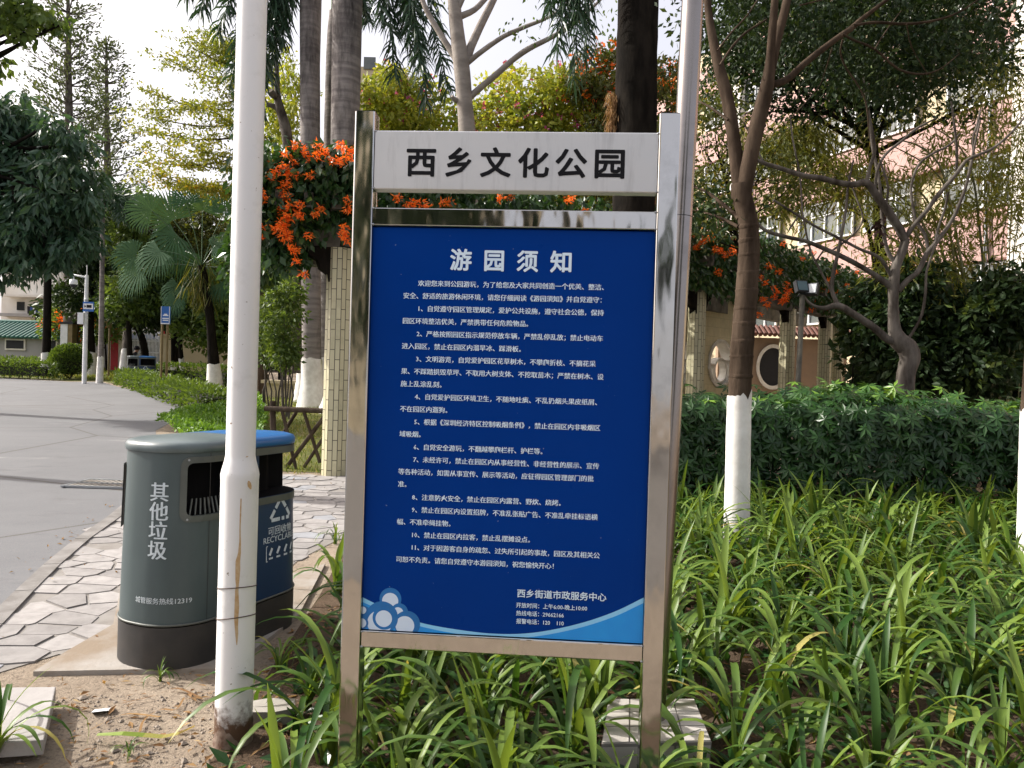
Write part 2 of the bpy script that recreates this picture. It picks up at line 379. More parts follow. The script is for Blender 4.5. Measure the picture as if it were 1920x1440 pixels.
# foliage
M['lily'] = leafm('lily_leaf', (.022, .070, .012), (.200, .285, .050), .32, .42, .3, (.42, .33, .12))
M['hedge'] = leafm('schefflera_leaf', (.010, .040, .011), (.040, .105, .019), .22, .36, .4, (.14, .26, .03))
M['box'] = leafm('clipped_leaf', (.055, .10, .018), (.12, .19, .03), .3, .5)
M['cover'] = leafm('bright_groundcover_leaf', (.07, .16, .022), (.15, .28, .04), .3, .5)
M['dark'] = leafm('dark_leaf', (.024, .066, .040), (.066, .130, .070), .25, .4, .5)
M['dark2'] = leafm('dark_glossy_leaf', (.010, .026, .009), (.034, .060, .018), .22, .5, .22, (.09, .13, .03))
M['mid'] = leafm('mid_leaf', (.055, .105, .024), (.13, .19, .04), .38, .5)
M['olive'] = leafm('olive_leaf', (.045, .065, .016), (.12, .13, .028), .35, .5, .3, (.22, .17, .03))
M['yel'] = leafm('yellowing_leaf', (.13, .18, .028), (.27, .26, .035), .4, .5, .3, (.40, .24, .02))
M['lime'] = leafm('lime_leaf', (.19, .27, .04), (.40, .41, .07), .4, .5, .3, (.38, .36, .06))
M['pine'] = leafm('conifer_needles', (.05, .075, .040), (.10, .125, .055), .3, .6)
M['frond'] = leafm('palm_leaflet', (.018, .050, .026), (.04, .085, .04), .22, .38, .5)
M['fan'] = leafm('fan_palm_leaf', (.034, .092, .050), (.085, .155, .085), .34, .7, .08, (.25, .24, .1))
M['bamboo'] = leafm('bamboo_leaf', (.10, .13, .022), (.21, .21, .035), .4, .5, .3, (.30, .2, .05))
M['vine'] = leafm('vine_leaf', (.016, .050, .016), (.042, .095, .026), .25, .35, .5, (.11, .17, .03))
M['orange'] = leafm('orange_flower', (.82, .13, .012), (.92, .25, .03), .3, .5)
M['pinkf'] = leafm('magenta_flower', (.50, .08, .25), (.62, .16, .36), .4, .5)
M['shaft'] = pm('green_crownshaft', (.05, .11, .04), rough=.4)
M['culm'] = pm('bamboo_culm', (.13, .125, .04), (.07, .08, .025), rough=.5)

M['plaza'] = pm('grey_brown_paving', (.16, .145, .13), (.12, .11, .10), rough=.9, sc=2, bm=.3, bsc=40)
M['grass'] = leafm('grass_blade', (.09, .14, .03), (.19, .21, .05), .3, .6, .2, (.34, .28, .12))
M['peach'] = pm('dull_peach_render', (.30, .21, .14), (.24, .17, .115), rough=.9, sc=2)
# ------------------------------------------------------------------ lettering
def text2d(s, em=1.0, bold=0.0, res=2):
    """flat lettering outline; bold strikes are laid by lay()"""
    c = bpy.data.curves.new('lettering', 'FONT'); c.body = s; c.size = 1.0; c.resolution_u = res
    o = bpy.data.objects.new('lettering', c); COL.objects.link(o)
    me = bpy.data.meshes.new_from_object(o.evaluated_get(bpy.context.evaluated_depsgraph_get()))
    V = np.array([v.co[:2] for v in me.vertices]).reshape(-1, 2) * em; Fs = [list(p.vertices) for p in me.polygons]
    bpy.data.objects.remove(o); bpy.data.curves.remove(c); bpy.data.meshes.remove(me)
    return V, Fs

# ------------------------------------------------------------------ ground, road, paving
def sheet(name, pts, dz, m, kind='structure'):
    mb = MB(); mb.add([(p[0], p[1], gz(p[1]) + dz) for p in pts], [list(range(len(pts)))])
    o = mb.build(name, m, origin=(0, 0, 0)); o['kind'] = kind; return o
g = MB(); ys = [-80, 60, 400]; xs = (-400, 400)
g.add([(x, y, gz(y)) for y in ys for x in xs], [[0, 1, 3, 2], [2, 3, 5, 4]])
tag(g.build('ground', M['dirt'], origin=(0, 0, 0)), kind='structure')
def gl(*pp): return [tuple(G(*p))[:2] for p in pp]
kerb_l = gl((-420, 1640), (-160, 1330), (0, 1176), (60, 1112), (110, 1062), (165, 1014), (222, 973), (262, 938), (300, 900))
road_pts = kerb_l + gl((292, 808), (335, 784), (372, 768), (352, 757), (300, 742), (215, 724), (190, 716), (130, 716), (0, 709)) + [(-60, 31), (-60, -30), (-4, -30)]
sheet('road', road_pts, .004, M['road'])
sheet('path', [(-7, -16), (9, -16), (9, -.8), (-7, -.8)], .008, M['plaza'])  # unseen paving behind the camera, added for its grey reflection in the steel posts
sheet('grass_verge', gl((0, 708), (130, 715), (190, 715), (225, 722), (300, 740), (350, 755), (372, 766), (430, 760), (430, 700), (330, 694), (200, 692)) + [(-60, 36), (-60, 31.2)], .004, M['lawn'])
pav = kerb_l[1:] + gl((420, 892), (640, 892), (760, 893), (1000, 905), (1060, 960), (640, 1010), (600, 1030), (560, 1050), (420, 1180), (240, 1245), (110, 1228), (0, 1262), (-200, 1400))
sheet('paving_bed', pav, .004, M['mortar'])
sheet('lawn', gl((395, 880), (700, 890), (1100, 890), (1100, 740), (700, 720), (430, 716), (430, 760)), .006, M['lawn'])
sheet('planting_bed', [(-.98, 1.2), (-1.05, 3.0), (-1.12, 4.6), (-1.25, 6.2), (1.2, 6.6), (1.6, 10), (14, 10), (14, 1.2)], .006, M['humus'])
# irregular flagstones: cells of a jittered lattice cut by bisectors, inset and raised
def clip(poly, n, d):
    out = []
    for i in range(len(poly)):
        a, b = poly[i], poly[(i + 1) % len(poly)]; da, db = np.dot(a, n) - d, np.dot(b, n) - d
        if da <= 0: out.append(a)
        if da * db < 0: out.append(a + (b - a) * (da / (da - db)))
    return out
def inside(p, poly):
    c = False; j = len(poly) - 1
    for i in range(len(poly)):
        if (poly[i][1] > p[1]) != (poly[j][1] > p[1]) and p[0] < (poly[j][0] - poly[i][0]) * (p[1] - poly[i][1]) / (poly[j][1] - poly[i][1]) + poly[i][0]: c = not c
        j = i
    return c
st = MB(); seeds = []; AX = .8
for iy in range(-2, 44):
    sh_ = rng.uniform(-.1, .1)
    for ix in range(-26, 22):
        seeds.append(np.array([-1.3 + ix * .235 + sh_ + rng.uniform(-.075, .075), (2.6 + iy * .165 + rng.uniform(-.045, .045)) / AX]))
seeds = np.array(seeds)
pad_poly = gl((62, 1268), (130, 1226), (212, 1178), (232, 1080), (560, 1080), (610, 1062), (560, 1160), (430, 1262), (250, 1264))
for k, sd in enumerate(seeds):
    c0 = (sd[0], sd[1] * AX)
    if not inside(c0, pav) or inside(c0, pad_poly) or rng.random() < .03: continue
    poly = [sd + np.array(q) for q in ((-.6, -.6), (.6, -.6), (.6, .6), (-.6, .6))]
    for q in seeds[(np.abs(seeds - sd) < .9).all(1)]:
        if (q == sd).all(): continue
        n = q - sd; poly = clip(poly, n, np.dot(n, (q + sd) / 2) - np.linalg.norm(n) * (.0085 + .004 * math.sin(k * 7.3)))
        if len(poly) < 3: break
    if len(poly) < 3: continue
    poly = [np.array([p[0], p[1] * AX]) for p in poly]
    h = .0065 + rng.uniform(0, .007); n = len(poly); top = [(p[0], p[1], gz(p[1]) + h) for p in poly]; bot = [(p[0], p[1], gz(p[1])) for p in poly]
    st.add(top + bot, [list(range(n))] + [[j, n + j, n + (j + 1) % n, (j + 1) % n] for j in range(n)], rng.random(), int(rng.random() < .14))
def stone_var(m, k=.22):
    t = m.node_tree; b = t.nodes['Principled BSDF']; l = b.inputs['Base Color'].links[0].from_socket; a = N(t, 'ShaderNodeAttribute', attribute_name='rnd'); h = N(t, 'ShaderNodeMapRange', i_3=1 - k, i_4=1.12); t.links.new(a.outputs['Fac'], h.inputs[0])
    x = N(t, 'ShaderNodeMix', data_type='RGBA', blend_type='MULTIPLY'); x.inputs[0].default_value = 1; t.links.new(l, x.inputs[6]); t.links.new(h.outputs[0], x.inputs[7]); t.links.new(x.outputs[2], b.inputs['Base Color'])
stone_var(M['stone'])
M['stone2'] = pm('blue_grey_flagstone', (.27, .28, .30), (.22, .225, .24), rough=.8, sc=10, bm=.3, bsc=70, bd=.003)
tag(st.build('paving', [M['stone'], M['stone2']], origin=(0, 0, 0)), kind='structure')
kb = MB()
for a, b in zip(kerb_l[:-1], kerb_l[1:]):
    a, b = np.array(a), np.array(b); L = np.linalg.norm(b - a); m = (a + b) / 2; nn = np.array([(b - a)[1], -(b - a)[0]]) / L
    n = max(1, int(L / .5))
    for i in range(n):
        q = a + (b - a) * (i + .5) / n - nn * .04
        Mx = Matrix.Rotation(math.atan2((b - a)[1], (b - a)[0]), 3, 'Z')
        box(kb, (q[0], q[1], gz(q[1]) + .004), (L / n - .008, .10, .030), M=Matrix.Rotation(math.atan(SLOPE), 3, 'X') @ Mx)
tag(kb.build('kerb', M['kerbc'], origin=(0, 0, 0)), kind='structure')
pd = MB(); n = len(pad_poly)
pd.add([(p[0], p[1], gz(p[1]) + .022) for p in pad_poly] + [(p[0], p[1], gz(p[1])) for p in pad_poly], [list(range(n))] + [[j, n + j, n + (j + 1) % n, (j + 1) % n] for j in range(n)])
tag(pd.build('concrete_pad', M['pad'], origin=(0, 0, 0)), kind='structure')
# drain grate in the road
t = thing('drain_grate', 'iron drain grate set flush in the grey road behind the bins', 'drain', G(200, 909))
mb = MB(); o = G(200, 909)
for i in range(3): box(mb, (o.x, o.y - .24 + i * .24, o.z + .012), (.62, .03, .02))
for i in (-1, 1): box(mb, (o.x + i * .31, o.y, o.z + .0125), (.03, .54, .02))
mb.build('grate_frame', M['alu'], t)
mb = MB()
for r in range(2):
    for i in range(11): box(mb, (o.x - .27 + i * .054, o.y - .12 + r * .24, o.z + .011), (.026, .20, .014))
mb.build('slats', M['conc'], t)
mb = MB(); box(mb, (o.x, o.y, o.z + .004), (.60, .50, .006)); mb.build('opening', M['black'], t)
# pale slab lying on the dirt at the lower left
q = [G(-150, 1291, .085), G(105, 1287, .085), G(82, 1387, .085), G(-150, 1402, .085)]
mb = MB(); nq = Vector((0, 0, -.055))
sp = [q[3], q[2], q[1], q[0]]
V = [v for v in sp] + [v + nq for v in sp]
mb.add(V, [[0, 1, 2, 3], [7, 6, 5, 4]] + [[j, j + 4, (j + 1) % 4 + 4, (j + 1) % 4] for j in range(4)])
s = mb.build('paving_slab', M['slab'])
bv = s.modifiers.new('edge', 'BEVEL'); bv.width = .004; bv.segments = 2
tag(s, 'loose pale concrete slab lying on the dirt at the lower left corner', 'paving slab')
# broken paver beside the pole
def rock(c, r, seed, flat=(1, 1, .6)):
    rr = np.random.default_rng(seed); mb = MB(); nl, nn = 7, 10; V = []; Fs = []
    off = rr.normal(size=(3,)) * 3
    for i in range(nl + 1):
        for j in range(nn):
            th = math.pi * i / nl; ph = 2 * math.pi * j / nn; d = np.array([math.sin(th) * math.cos(ph), math.sin(th) * math.sin(ph), math.cos(th)])
            k = 1 + .22 * math.sin(3.1 * d[0] + off[0]) * math.cos(2.7 * d[1] + off[1]) + .15 * math.sin(4 * d[2] + off[2])
            V.append(np.array(c) + d * k * r * np.array(flat))
    for i in range(nl):
        for j in range(nn): Fs.append((i * nn + j, (i + 1) * nn + j, (i + 1) * nn + (j + 1) % nn, i * nn + (j + 1) % nn))
    mb.add(np.array(V), np.array(Fs)); return mb
o = G(508, 1352); mb = MB()
pts = [(-.085, -.055), (.02, -.06), (.095, -.03), (.085, .05), (-.02, .06), (-.09, .035)]
extrude(mb, pts, o + Vector((0, 0, -.01)), o + Vector((0, 0, .065)), (1, .12, 0), (-.12, 1, .05))
s = mb.build('broken_paver', M['conc']); bv = s.modifiers.new('edge', 'BEVEL'); bv.width = .006; bv.segments = 2
tag(s, 'broken grey paver stub lying right of the white pole foot', 'broken paver')

# ------------------------------------------------------------------ notice board
SL, SR = P(671, 697, 2.33), P(1241, 714, 2.27)
U = (SR - SL); U.z = 0; SW = U.length; U.normalize(); NF = Vector((U.y, -U.x, 0)); UP = Vector((0, 0, 1))   # NF faces the camera
S0 = (SL + SR) / 2; S0.z = 0
def SP(u, z, off=0): return S0 + U * u + UP * z + NF * off          # off: in front of the posts' front face
def spx(px, py, off=0):
    r = ray(px, py); t = (S0 + NF * off - CAMP).dot(NF) / r.dot(NF); q = CAMP + r * t - S0
    return q.dot(U), q.z
base = Vector((S0.x, S0.y, gz(S0.y)))
sign = thing('notice_board', 'tall steel framed park notice board with dark blue panel of rules', 'notice board', base)
PW = .061; ZT = 2.287; WI = SW - PW
for k in (-1, 1):
    mb = MB(); a = SP(k * SW / 2, 0, -PW / 2); a.z = gz(a.y) - .05; b = SP(k * SW / 2, ZT, -PW / 2)
    extrude(mb, rrect(PW, PW, .005, 3), a, b, U, -NF); post = mb.build('post', M['steel'], sign)
    mb = MB(); extrude(mb, rrect(PW - .004, PW - .004, .004, 3), b, b + UP * .003, U, -NF); mb.build('cap', M['gasket'], post)
def hbar(name, z0, z1, off, th, m, w=WI - .004, par=sign):
    mb = MB(); a, b = SP(-w / 2, (z0 + z1) / 2, off - th / 2), SP(w / 2, (z0 + z1) / 2, off - th / 2)
    extrude(mb, rrect(th, z1 - z0, min(.004, th * .2), 3), a, b, NF, UP); return mb.build(name, m, par)
head = hbar('header_plate', 2.053, 2.231, -.003, .045, M['brushed'])
hbar('upper_rail', 1.944, 1.999, -.004, .05, M['steel'])
hbar('lower_rail', .659, .711, -.004, .05, M['steel'])
panel = hbar('panel', .7125, 1.9425, -.014, .02, M['panel'], WI - .001)
hbar('backing', .7115, 1.9435, -.040, .006, M['gasket'], WI - .001)
wd = MB()                                            # weld beads where rails meet posts
for k in (-1, 1):
    for z in (1.947, 1.996, .662, .708, 2.056, 2.228): lathe(wd, SP(k * (WI / 2 - .003), z, -.004), [(.0005, -.004), (.004, -.001), (.004, .001), (.0005, .004)], 8)
wd.build('weld_bead', M['alu'], sign)
def lay(mb, V, Fs, u, z, off, mat=0, bd=0.0, n=4):
    for k, (i, j) in enumerate([(0, 0), (-1, 0), (1, 0), (0, -1), (0, 1), (-.7, -.7), (.7, .7), (.7, -.7), (-.7, .7)][:1 + n if bd else 1]):
        mb.add([tuple(SP(u + a + i * bd, z + b + j * bd, off + k * .00006)) for a, b in V], Fs, .5, mat)
def fit(mb, s, x0, x1, y0, em, off, bold, mat=0, sx=True):
    """lettering between two photo columns, y0 = centre row at its left end"""
    u0, z0 = spx(x0, y0, off); u1, _ = spx(x1, y0, off)
    V, Fs = text2d(s, em, bold); V[:, 0] -= V[:, 0].min()
    if sx: V[:, 0] *= (u1 - u0) / V[:, 0].max()
    lay(mb, V, Fs, u0, z0 - .38 * em, off, mat, bold * em, 8)
mb = MB(); e = .058 * 1.58
for ch, x0, x1 in (('西', 370, 528), ('乡', 590, 728), ('文', 785, 950), ('化', 998, 1165), ('公', 1208, 1378), ('园', 1430, 1590)):
    x0 = 640 + x0 / 3; x1 = 640 + x1 / 3; fit(mb, ch, x0, x1, 303 + (x0 - 760) * .0085, .0925, -.0018, .026)
mb.build('lettering', M['ink'], head)
PO = -.0128
mb = MB()
for ch, x0, x1 in (('游', 615, 730), ('园', 808, 912), ('须', 990, 1105), ('知', 1178, 1292)):
    x0 = 640 + x0 / 3; x1 = 640 + x1 / 3; fit(mb, ch, x0, x1, 486.5 + (x0 - 845) * .021, .068, PO, .026)
LINES = '''>欢迎您来到公园游玩，为了给您及大家共同创造一个优美、整洁、
安全、舒适的旅游休闲环境，请您仔细阅读《游园须知》并自觉遵守：
>1、自觉遵守园区管理规定，爱护公共设施，遵守社会公德，保持
园区环境整洁优美，严禁携带任何危险物品。
>2、严格按照园区指示规范停放车辆，严禁乱停乱放；禁止电动车
进入园区，禁止在园区内溜旱冰、踩滑板。
>3、文明游览，自觉爱护园区花草树木，不攀爬折枝、不摘花采
果、不踩踏损毁草坪、不取用大树支体、不挖取苗木；严禁在树木、设
施上乱涂乱刻。
>4、自觉爱护园区环境卫生，不随地吐痰、不乱扔烟头果皮纸屑、
不在园区内遛狗。
>5、根据《深圳经济特区控制吸烟条例》，禁止在园区内非吸烟区
域吸烟。
>6、自觉安全游玩，不翻越攀爬栏杆、护栏等。
>7、未经许可，禁止在园区内从事经营性、非经营性的展示、宣传
等各种活动，如需从事宣传、展示等活动，应征得园区管理部门的批
准。
>8、注意防火安全，禁止在园区内露营、野炊、烧烤。
>9、禁止在园区内设置招牌，不准乱张贴广告、不准乱牵挂标语横
幅、不准牵绳挂物。
>10、禁止在园区内拉客，禁止乱摆摊设点。
>11、对于因游客自身的疏忽、过失所引起的事故，园区及其相关公
司恕不负责。请您自觉遵守本游园须知，祝您愉快开心！'''.split('\n')
uL, zL = spx(757, 554, PO); uB, zB = spx(741, 1048, PO); dz = (zL - zB) / 21; u0 = (uL + uB) / 2
uR = (spx(1149, 708, PO)[0] + spx(1142, 563, PO)[0]) / 2; em = (uR - u0) / 31.9
for i, ln in enumerate(LINES):
    ind = ln.startswith('>'); ln = ln.lstrip('>')
    V, Fs = text2d(ln, em, .014, 1)
    x = u0 + (em * 2.25 if ind else 0)
    if ind:                                            # first lines run to the right margin
        wmax = V[:, 0].max()
        if x + wmax > uR - em * .2 and wmax > 20 * em: V[:, 0] *= (uR - x) / wmax
    lay(mb, V, Fs, x, zL - (i - 1) * dz - .38 * em, PO, 0, .02 * em, 2)
mb.build('rules_lettering', M['ltr'], panel); mb = MB()
fit(mb, '西乡街道市政服务中心', 970, 1137, 1112, .0262, PO, .02)
for s_, y in (('开放时间：上午6:00-晚上10:00', 1134), ('热线电话：29662166', 1149), ('报警电话：120    110', 1164)):
    fit(mb, s_, 968, {1134: 1101, 1149: 1057, 1164: 1057}[y], y + .3, .0165, PO, .016)
mb.build('contact_lettering', M['ltr'], panel)
# printed wave and bubbles
pu0, pu1, pz0, pz1 = -WI / 2 + .001, WI / 2 - .001, .713, 1.942
def clipr(poly):
    P_ = [np.array(p) for p in poly]
    for n, d in (((-1, 0), -pu0), ((1, 0), pu1), ((0, -1), -pz0), ((0, 1), pz1)):
        if P_: P_ = clip(P_, np.array(n, dtype=float), d)
    return P_
def art(mb, pts, lay_, mat):
    q = clipr(pts)
    if len(q) < 3: return
    mb.add([tuple(SP(p[0], p[1], -.0137 + .00012 * lay_)) for p in q], [list(range(len(q)))], .5, mat)
mb = MB()
def curve_uz(pp): 
    c = [spx(x, y, PO) for x, y in pp]; q, _ = smooth_path([(a, b, 0) for a, b in c], None, 5); return q[:, :2]
cu = curve_uz([(664, 1112), (700, 1130), (745, 1151), (790, 1168), (860, 1181), (930, 1188.5), (1000, 1186.5), (1080, 1171), (1150, 1148), (1208, 1120)])
lo = curve_uz([(664, 1122), (700, 1138), (745, 1159), (790, 1175), (860, 1189), (930, 1197), (1000, 1194), (1080, 1179), (1150, 1157), (1208, 1130)])
for A_, lyr, mt in ((cu, 1, 0), (lo, 2, 1)):
    for (a, b) in zip(A_[:-1], A_[1:]): art(mb, [(a[0], pz0 - .05), (b[0], pz0 - .05), (b[0], max(b[1], pz0 - .04)), (a[0], max(a[1], pz0 - .04))], lyr, mt)
def disc(x, y, r, lyr, mt):
    u, z = spx(x, y, PO); rr = r * 2.32 / F; art(mb, [(u + rr * math.cos(a), z + rr * math.sin(a)) for a in np.linspace(0, 2 * math.pi, 40, endpoint=False)], lyr, mt)
for k, (x, y, r, m_) in enumerate([(679, 1156, 21, 2), (732, 1123, 21, 2), (731.5, 1127, 15.5, 3), (749, 1147, 16, 2), (746, 1149, 10.5, 3), (763, 1170, 25, 2), (759, 1173, 18, 3),
                                   (716, 1158, 31, 2), (711.5, 1168, 23.5, 3), (720.5, 1158.5, 22.5, 2), (719.5, 1160, 15.8, 3), (678, 1168, 13, 2), (678, 1168, 9, 3), (680, 1144, 7, 3)]):
    disc(x, y, r, 3 + k * .5, m_)
mb.build('printed_wave', [M['wave1'], M['wave2'], M['bub'], M['pale']], panel)

# ------------------------------------------------------------------ white pole
pb = G(437, 1391); pole = thing('white_pole', 'white painted steel pole with rust streak and rusty foot in the dirt', 'pole', pb)
R0, R1 = .0685, .0535
zs = 1.5 - (890 - 690) * pb.y / F - pb.z
mb = MB(); prof = [(R0 * 1.0, -.03)] + [(R0, z) for z in np.linspace(0, zs - .02, 30)] + [(R0 * 1.02, zs), (R0 * .98, zs + .015), (R1 * 1.06, zs + .055), (R1, zs + .075)] + [(R1, z) for z in np.linspace(zs + .3, 7, 12)]
lathe(mb, pb, prof, 40); mb.build('shaft', M['pole'], pole)
def on_pole(px, z, off=.0008, r=None):
    r = r or (R0 if z < zs else R1); # angle whose projection falls on px
    best = min(np.linspace(-math.pi, 0, 400), key=lambda a: abs(PX(pb + Vector((r * math.cos(a), r * math.sin(a), z)))[0] - px))
    return best
def streak(pts, m, name):
    mb = MB(); V = []
    for px, py, wpx in pts:
        z = 1.5 - (py - 690) * pb.y / F - pb.z; r = (R0 if z < zs else R1) + .0008
        a = on_pole(px, z); da = wpx * pb.y / F / r / 2
        for k in (-1, 0, 1): V.append(pb + Vector((r * math.cos(a + da * k), r * math.sin(a + da * k), z)))
    n = len(pts); mb.add(V, np.array([(i * 3 + k, (i + 1) * 3 + k, (i + 1) * 3 + k + 1, i * 3 + k + 1) for i in range(n - 1) for k in (0, 1)])); return mb.build(name, m, pole)
streak([(452, 930, 2), (451, 960, 2.5), (450, 985, 2), (450, 1010, 3), (449, 1030, 5), (446, 1045, 8), (446, 1060, 8.5), (445, 1080, 7), (445, 1090, 5), (444, 1100, 6), (444, 1130, 8), (443, 1150, 7.5), (443, 1165, 6), (444, 1180, 5), (444, 1192, 3), (444, 1200, 1)], M['rust'], 'rust_streak')
streak([(463, 853, 3), (465, 858, 12), (466, 862, 11), (469, 864, 4)], M['rust'], 'rust_stain')
streak([(466, 898, 2), (467, 902, 7), (468, 908, 8), (470, 914, 3)], M['rust'], 'rust_stain')
for py, sl_ in ((1097, -.006), (1153, -.010)):
    z = 1.5 - (py - 690) * pb.y / F - pb.z; mb = MB()
    tube(mb, [pb + Vector(((R0 + .002) * math.cos(a), (R0 + .002) * math.sin(a), z + .012 * math.sin(a) * -1 - .008 + sl_ * math.cos(a) * -1)) for a in np.linspace(0, 2 * math.pi, 40)], .0018, 5, caps=False)
    mb.build('tie_wire', M['wire'], pole)
mb = MB()                                             # ragged rusted sleeve at the foot
na = 48; V = []; Fs = []
for j in range(na):
    a = 2 * math.pi * j / na; h = .055 + .03 * math.sin(3 * a + 1) + rng.uniform(-.012, .012); 
    for z, r in ((-.02, R0 + .004), (h, R0 + .0025)): V.append(pb + Vector((r * math.cos(a), r * math.sin(a), z)))
for j in range(na): Fs.append((2 * j, 2 * ((j + 1) % na), 2 * ((j + 1) % na) + 1, 2 * j + 1))
M['rustfoot'] = pm('rusted_foot', (.10, .05, .03), (.25, .19, .15), rough=.9, sc=25, bm=.6, bsc=60, bd=.004)
mb.add(V, np.array(Fs), smooth=True); mb.build('rusted_foot', M['rustfoot'], pole)

# ------------------------------------------------------------------ tiled plinth and steel pipe
dpl = 2.70; hp = .15
pc = [G(1128, 1395, hp), G(1334, 1391, hp), G(1302, 1312, hp), G(1140, 1312, hp)]
plc = sum(pc, Vector()) / 4; pl = thing('tiled_plinth', 'low white tiled plinth among the lilies at the steel pole foot', 'plinth', (plc.x, plc.y, gz(plc.y)))
mb = MB(); V = [v for v in pc] + [Vector((v.x, v.y, gz(v.y) - .02)) for v in pc]
mb.add(V, [[0, 1, 2, 3]] + [[j, j + 4, (j + 1) % 4 + 4, (j + 1) % 4] for j in range(4)]); mb.build('block', M['mortar'], pl)
mb = MB(); X = pc[1] - pc[0]; Y = pc[3] - pc[0]; nx, ny = 4, 3
def bil(u, v): return pc[0] * (1 - u) * (1 - v) + pc[1] * u * (1 - v) + pc[2] * u * v + pc[3] * (1 - u) * v
for i in range(nx):
    for j in range(ny):
        e0 = .03; qs = [bil((i + a) / nx, (j + b) / ny) for a, b in ((e0, e0), (1 - e0, e0), (1 - e0, 1 - e0), (e0, 1 - e0))]
        V = [v + Vector((0, 0, .005)) for v in qs] + [v for v in qs]
        mb.add(V, [[0, 1, 2, 3]] + [[k, k + 4, (k + 1) % 4 + 4, (k + 1) % 4] for k in range(4)])
for i in range(3):
    a, b = pc[0].lerp(pc[1], (i + .03) / 3), pc[0].lerp(pc[1], (i + .97) / 3); n = Vector((0, -.004, 0))
    mb.add([a + n + Vector((0, 0, -.01)), b + n + Vector((0, 0, -.01)), b + n + Vector((0, 0, -.14)), a + n + Vector((0, 0, -.14))], [[3, 2, 1, 0]])
mb.build('tiles', M['tile'], pl)
fb = P(1226, 1356, 2.86); ft = P(1299, 0, 2.95); ax = (ft - fb).normalized()
pipe = thing('steel_pole', 'round polished steel pole rising behind the right board post', 'pole', (fb.x, fb.y, plc.z + .006))
mb = MB(); f0 = fb; tube(mb, [f0 + ax * z for z in np.linspace(-.02, 5.5, 14)], .0415, 36); mb.build('shaft', M['pipe'], pipe)
mb = MB(); zc = P(1285, 405, 2.9).z - fb.z; tube(mb, [f0 + ax * (zc + a) for a in (0, .0025)], .0422, 36); mb.build('joint', M['gasket'], pipe)

# ------------------------------------------------------------------ twin litter bin
BL, BHW, BR = .93, .25, .225
def plan(s, k=1.0):
    l = BL - 2 * BR; wd2 = 2 * (BHW - BR); q = BR * math.pi / 2
    segs = [(wd2 / 2, 'a'), (q, 'b'), (l, 'c'), (q, 'd'), (wd2, 'e'), (q, 'f'), (l, 'g'), (q, 'h'), (wd2 / 2, 'i')]
    tot = sum(x for x, _ in segs); s = s % tot
    hx, hy = BL / 2, BHW
    for L_, nm in segs:
        if s <= L_ + 1e-9: break
        s -= L_
    a = s / BR
    if nm == 'a': p, n = (-hx, -s), (-1, 0)
    elif nm == 'b': n = (-math.cos(a), -math.sin(a)); p = (-hx + BR + BR * n[0], -hy + BR + BR * n[1])
    elif nm == 'c': p, n = (-hx + BR + s, -hy), (0, -1)
    elif nm == 'd': n = (math.sin(a), -math.cos(a)); p = (hx - BR + BR * n[0], -hy + BR + BR * n[1])
    elif nm == 'e': p, n = (hx, -hy + BR + s), (1, 0)
    elif nm == 'f': n = (math.cos(a), math.sin(a)); p = (hx - BR + BR * n[0], hy - BR + BR * n[1])
    elif nm == 'g': p, n = (hx - BR - s, hy), (0, 1)
    elif nm == 'h': n = (-math.sin(a), math.cos(a)); p = (-hx + BR + BR * n[0], hy - BR + BR * n[1])
    else: p, n = (-hx, hy - BR - s), (-1, 0)
    return p[0] * k, p[1] * k, n[0], n[1]
QA = BR * math.pi / 2; LS = BL - 2 * BR; PER = 4 * (BHW - BR) + 4 * QA + 2 * LS
SF = (BHW - BR) + QA + LS / 2                         # arc position of the colour split on the front
SB = PER - SF
def kz(z): return 1.0 - .045 * max(0, (z - .2)) / .8
def bpt(s, z, off=0.0):
    x, y, nx, ny = plan(s, kz(z)); return (x + nx * off, y + ny * off, z)
HG = (SF - .40, SF - .045, .70, .955); HB = (SF + .045, SF + .56, .735, .955)
def wall(mb, s0, s1, z0, z1, hole=None, off=0.0, ds=.035, nz=10):
    S = list(np.linspace(s0, s1, max(2, int((s1 - s0) / ds)))); Z = list(np.linspace(z0, z1, nz))
    if hole: S = sorted(set([s for s in S if all(abs(s - h) > .008 for h in hole[:2])] + list(hole[:2]))); Z = sorted(set([z for z in Z if all(abs(z - h) > .008 for h in hole[2:])] + list(hole[2:])))
    V = [bpt(s, z, off) for z in Z for s in S]; n = len(S); Fs = []
    for i in range(len(Z) - 1):
        for j in range(n - 1):
            if hole and hole[0] - 1e-6 <= S[j] and S[j + 1] <= hole[1] + 1e-6 and hole[2] - 1e-6 <= Z[i] and Z[i + 1] <= hole[3] + 1e-6: continue
            Fs.append((i * n + j, i * n + j + 1, (i + 1) * n + j + 1, (i + 1) * n + j))
    mb.add(np.array(V), np.array(Fs), smooth=True)
def liner(h):
    mb = MB(); S = np.linspace(h[0], h[1], 14); n = 14; D = -.13
    V = [bpt(s, z, o) for o in (0, D) for z in (h[2], h[3]) for s in S]
    Fs = [(2 * n + j, 2 * n + j + 1, 3 * n + j + 1, 3 * n + j) for j in range(n - 1)] + [(j, j + 1, 2 * n + j + 1, 2 * n + j) for j in range(n - 1)] + [(n + j, 3 * n + j, 3 * n + j + 1, n + j + 1) for j in range(n - 1)]
    Fs += [(0, 2 * n, 3 * n, n), (n - 1, 2 * n - 1, 4 * n - 1, 3 * n - 1)]
    mb.add(np.array(V), np.array(Fs)); return mb
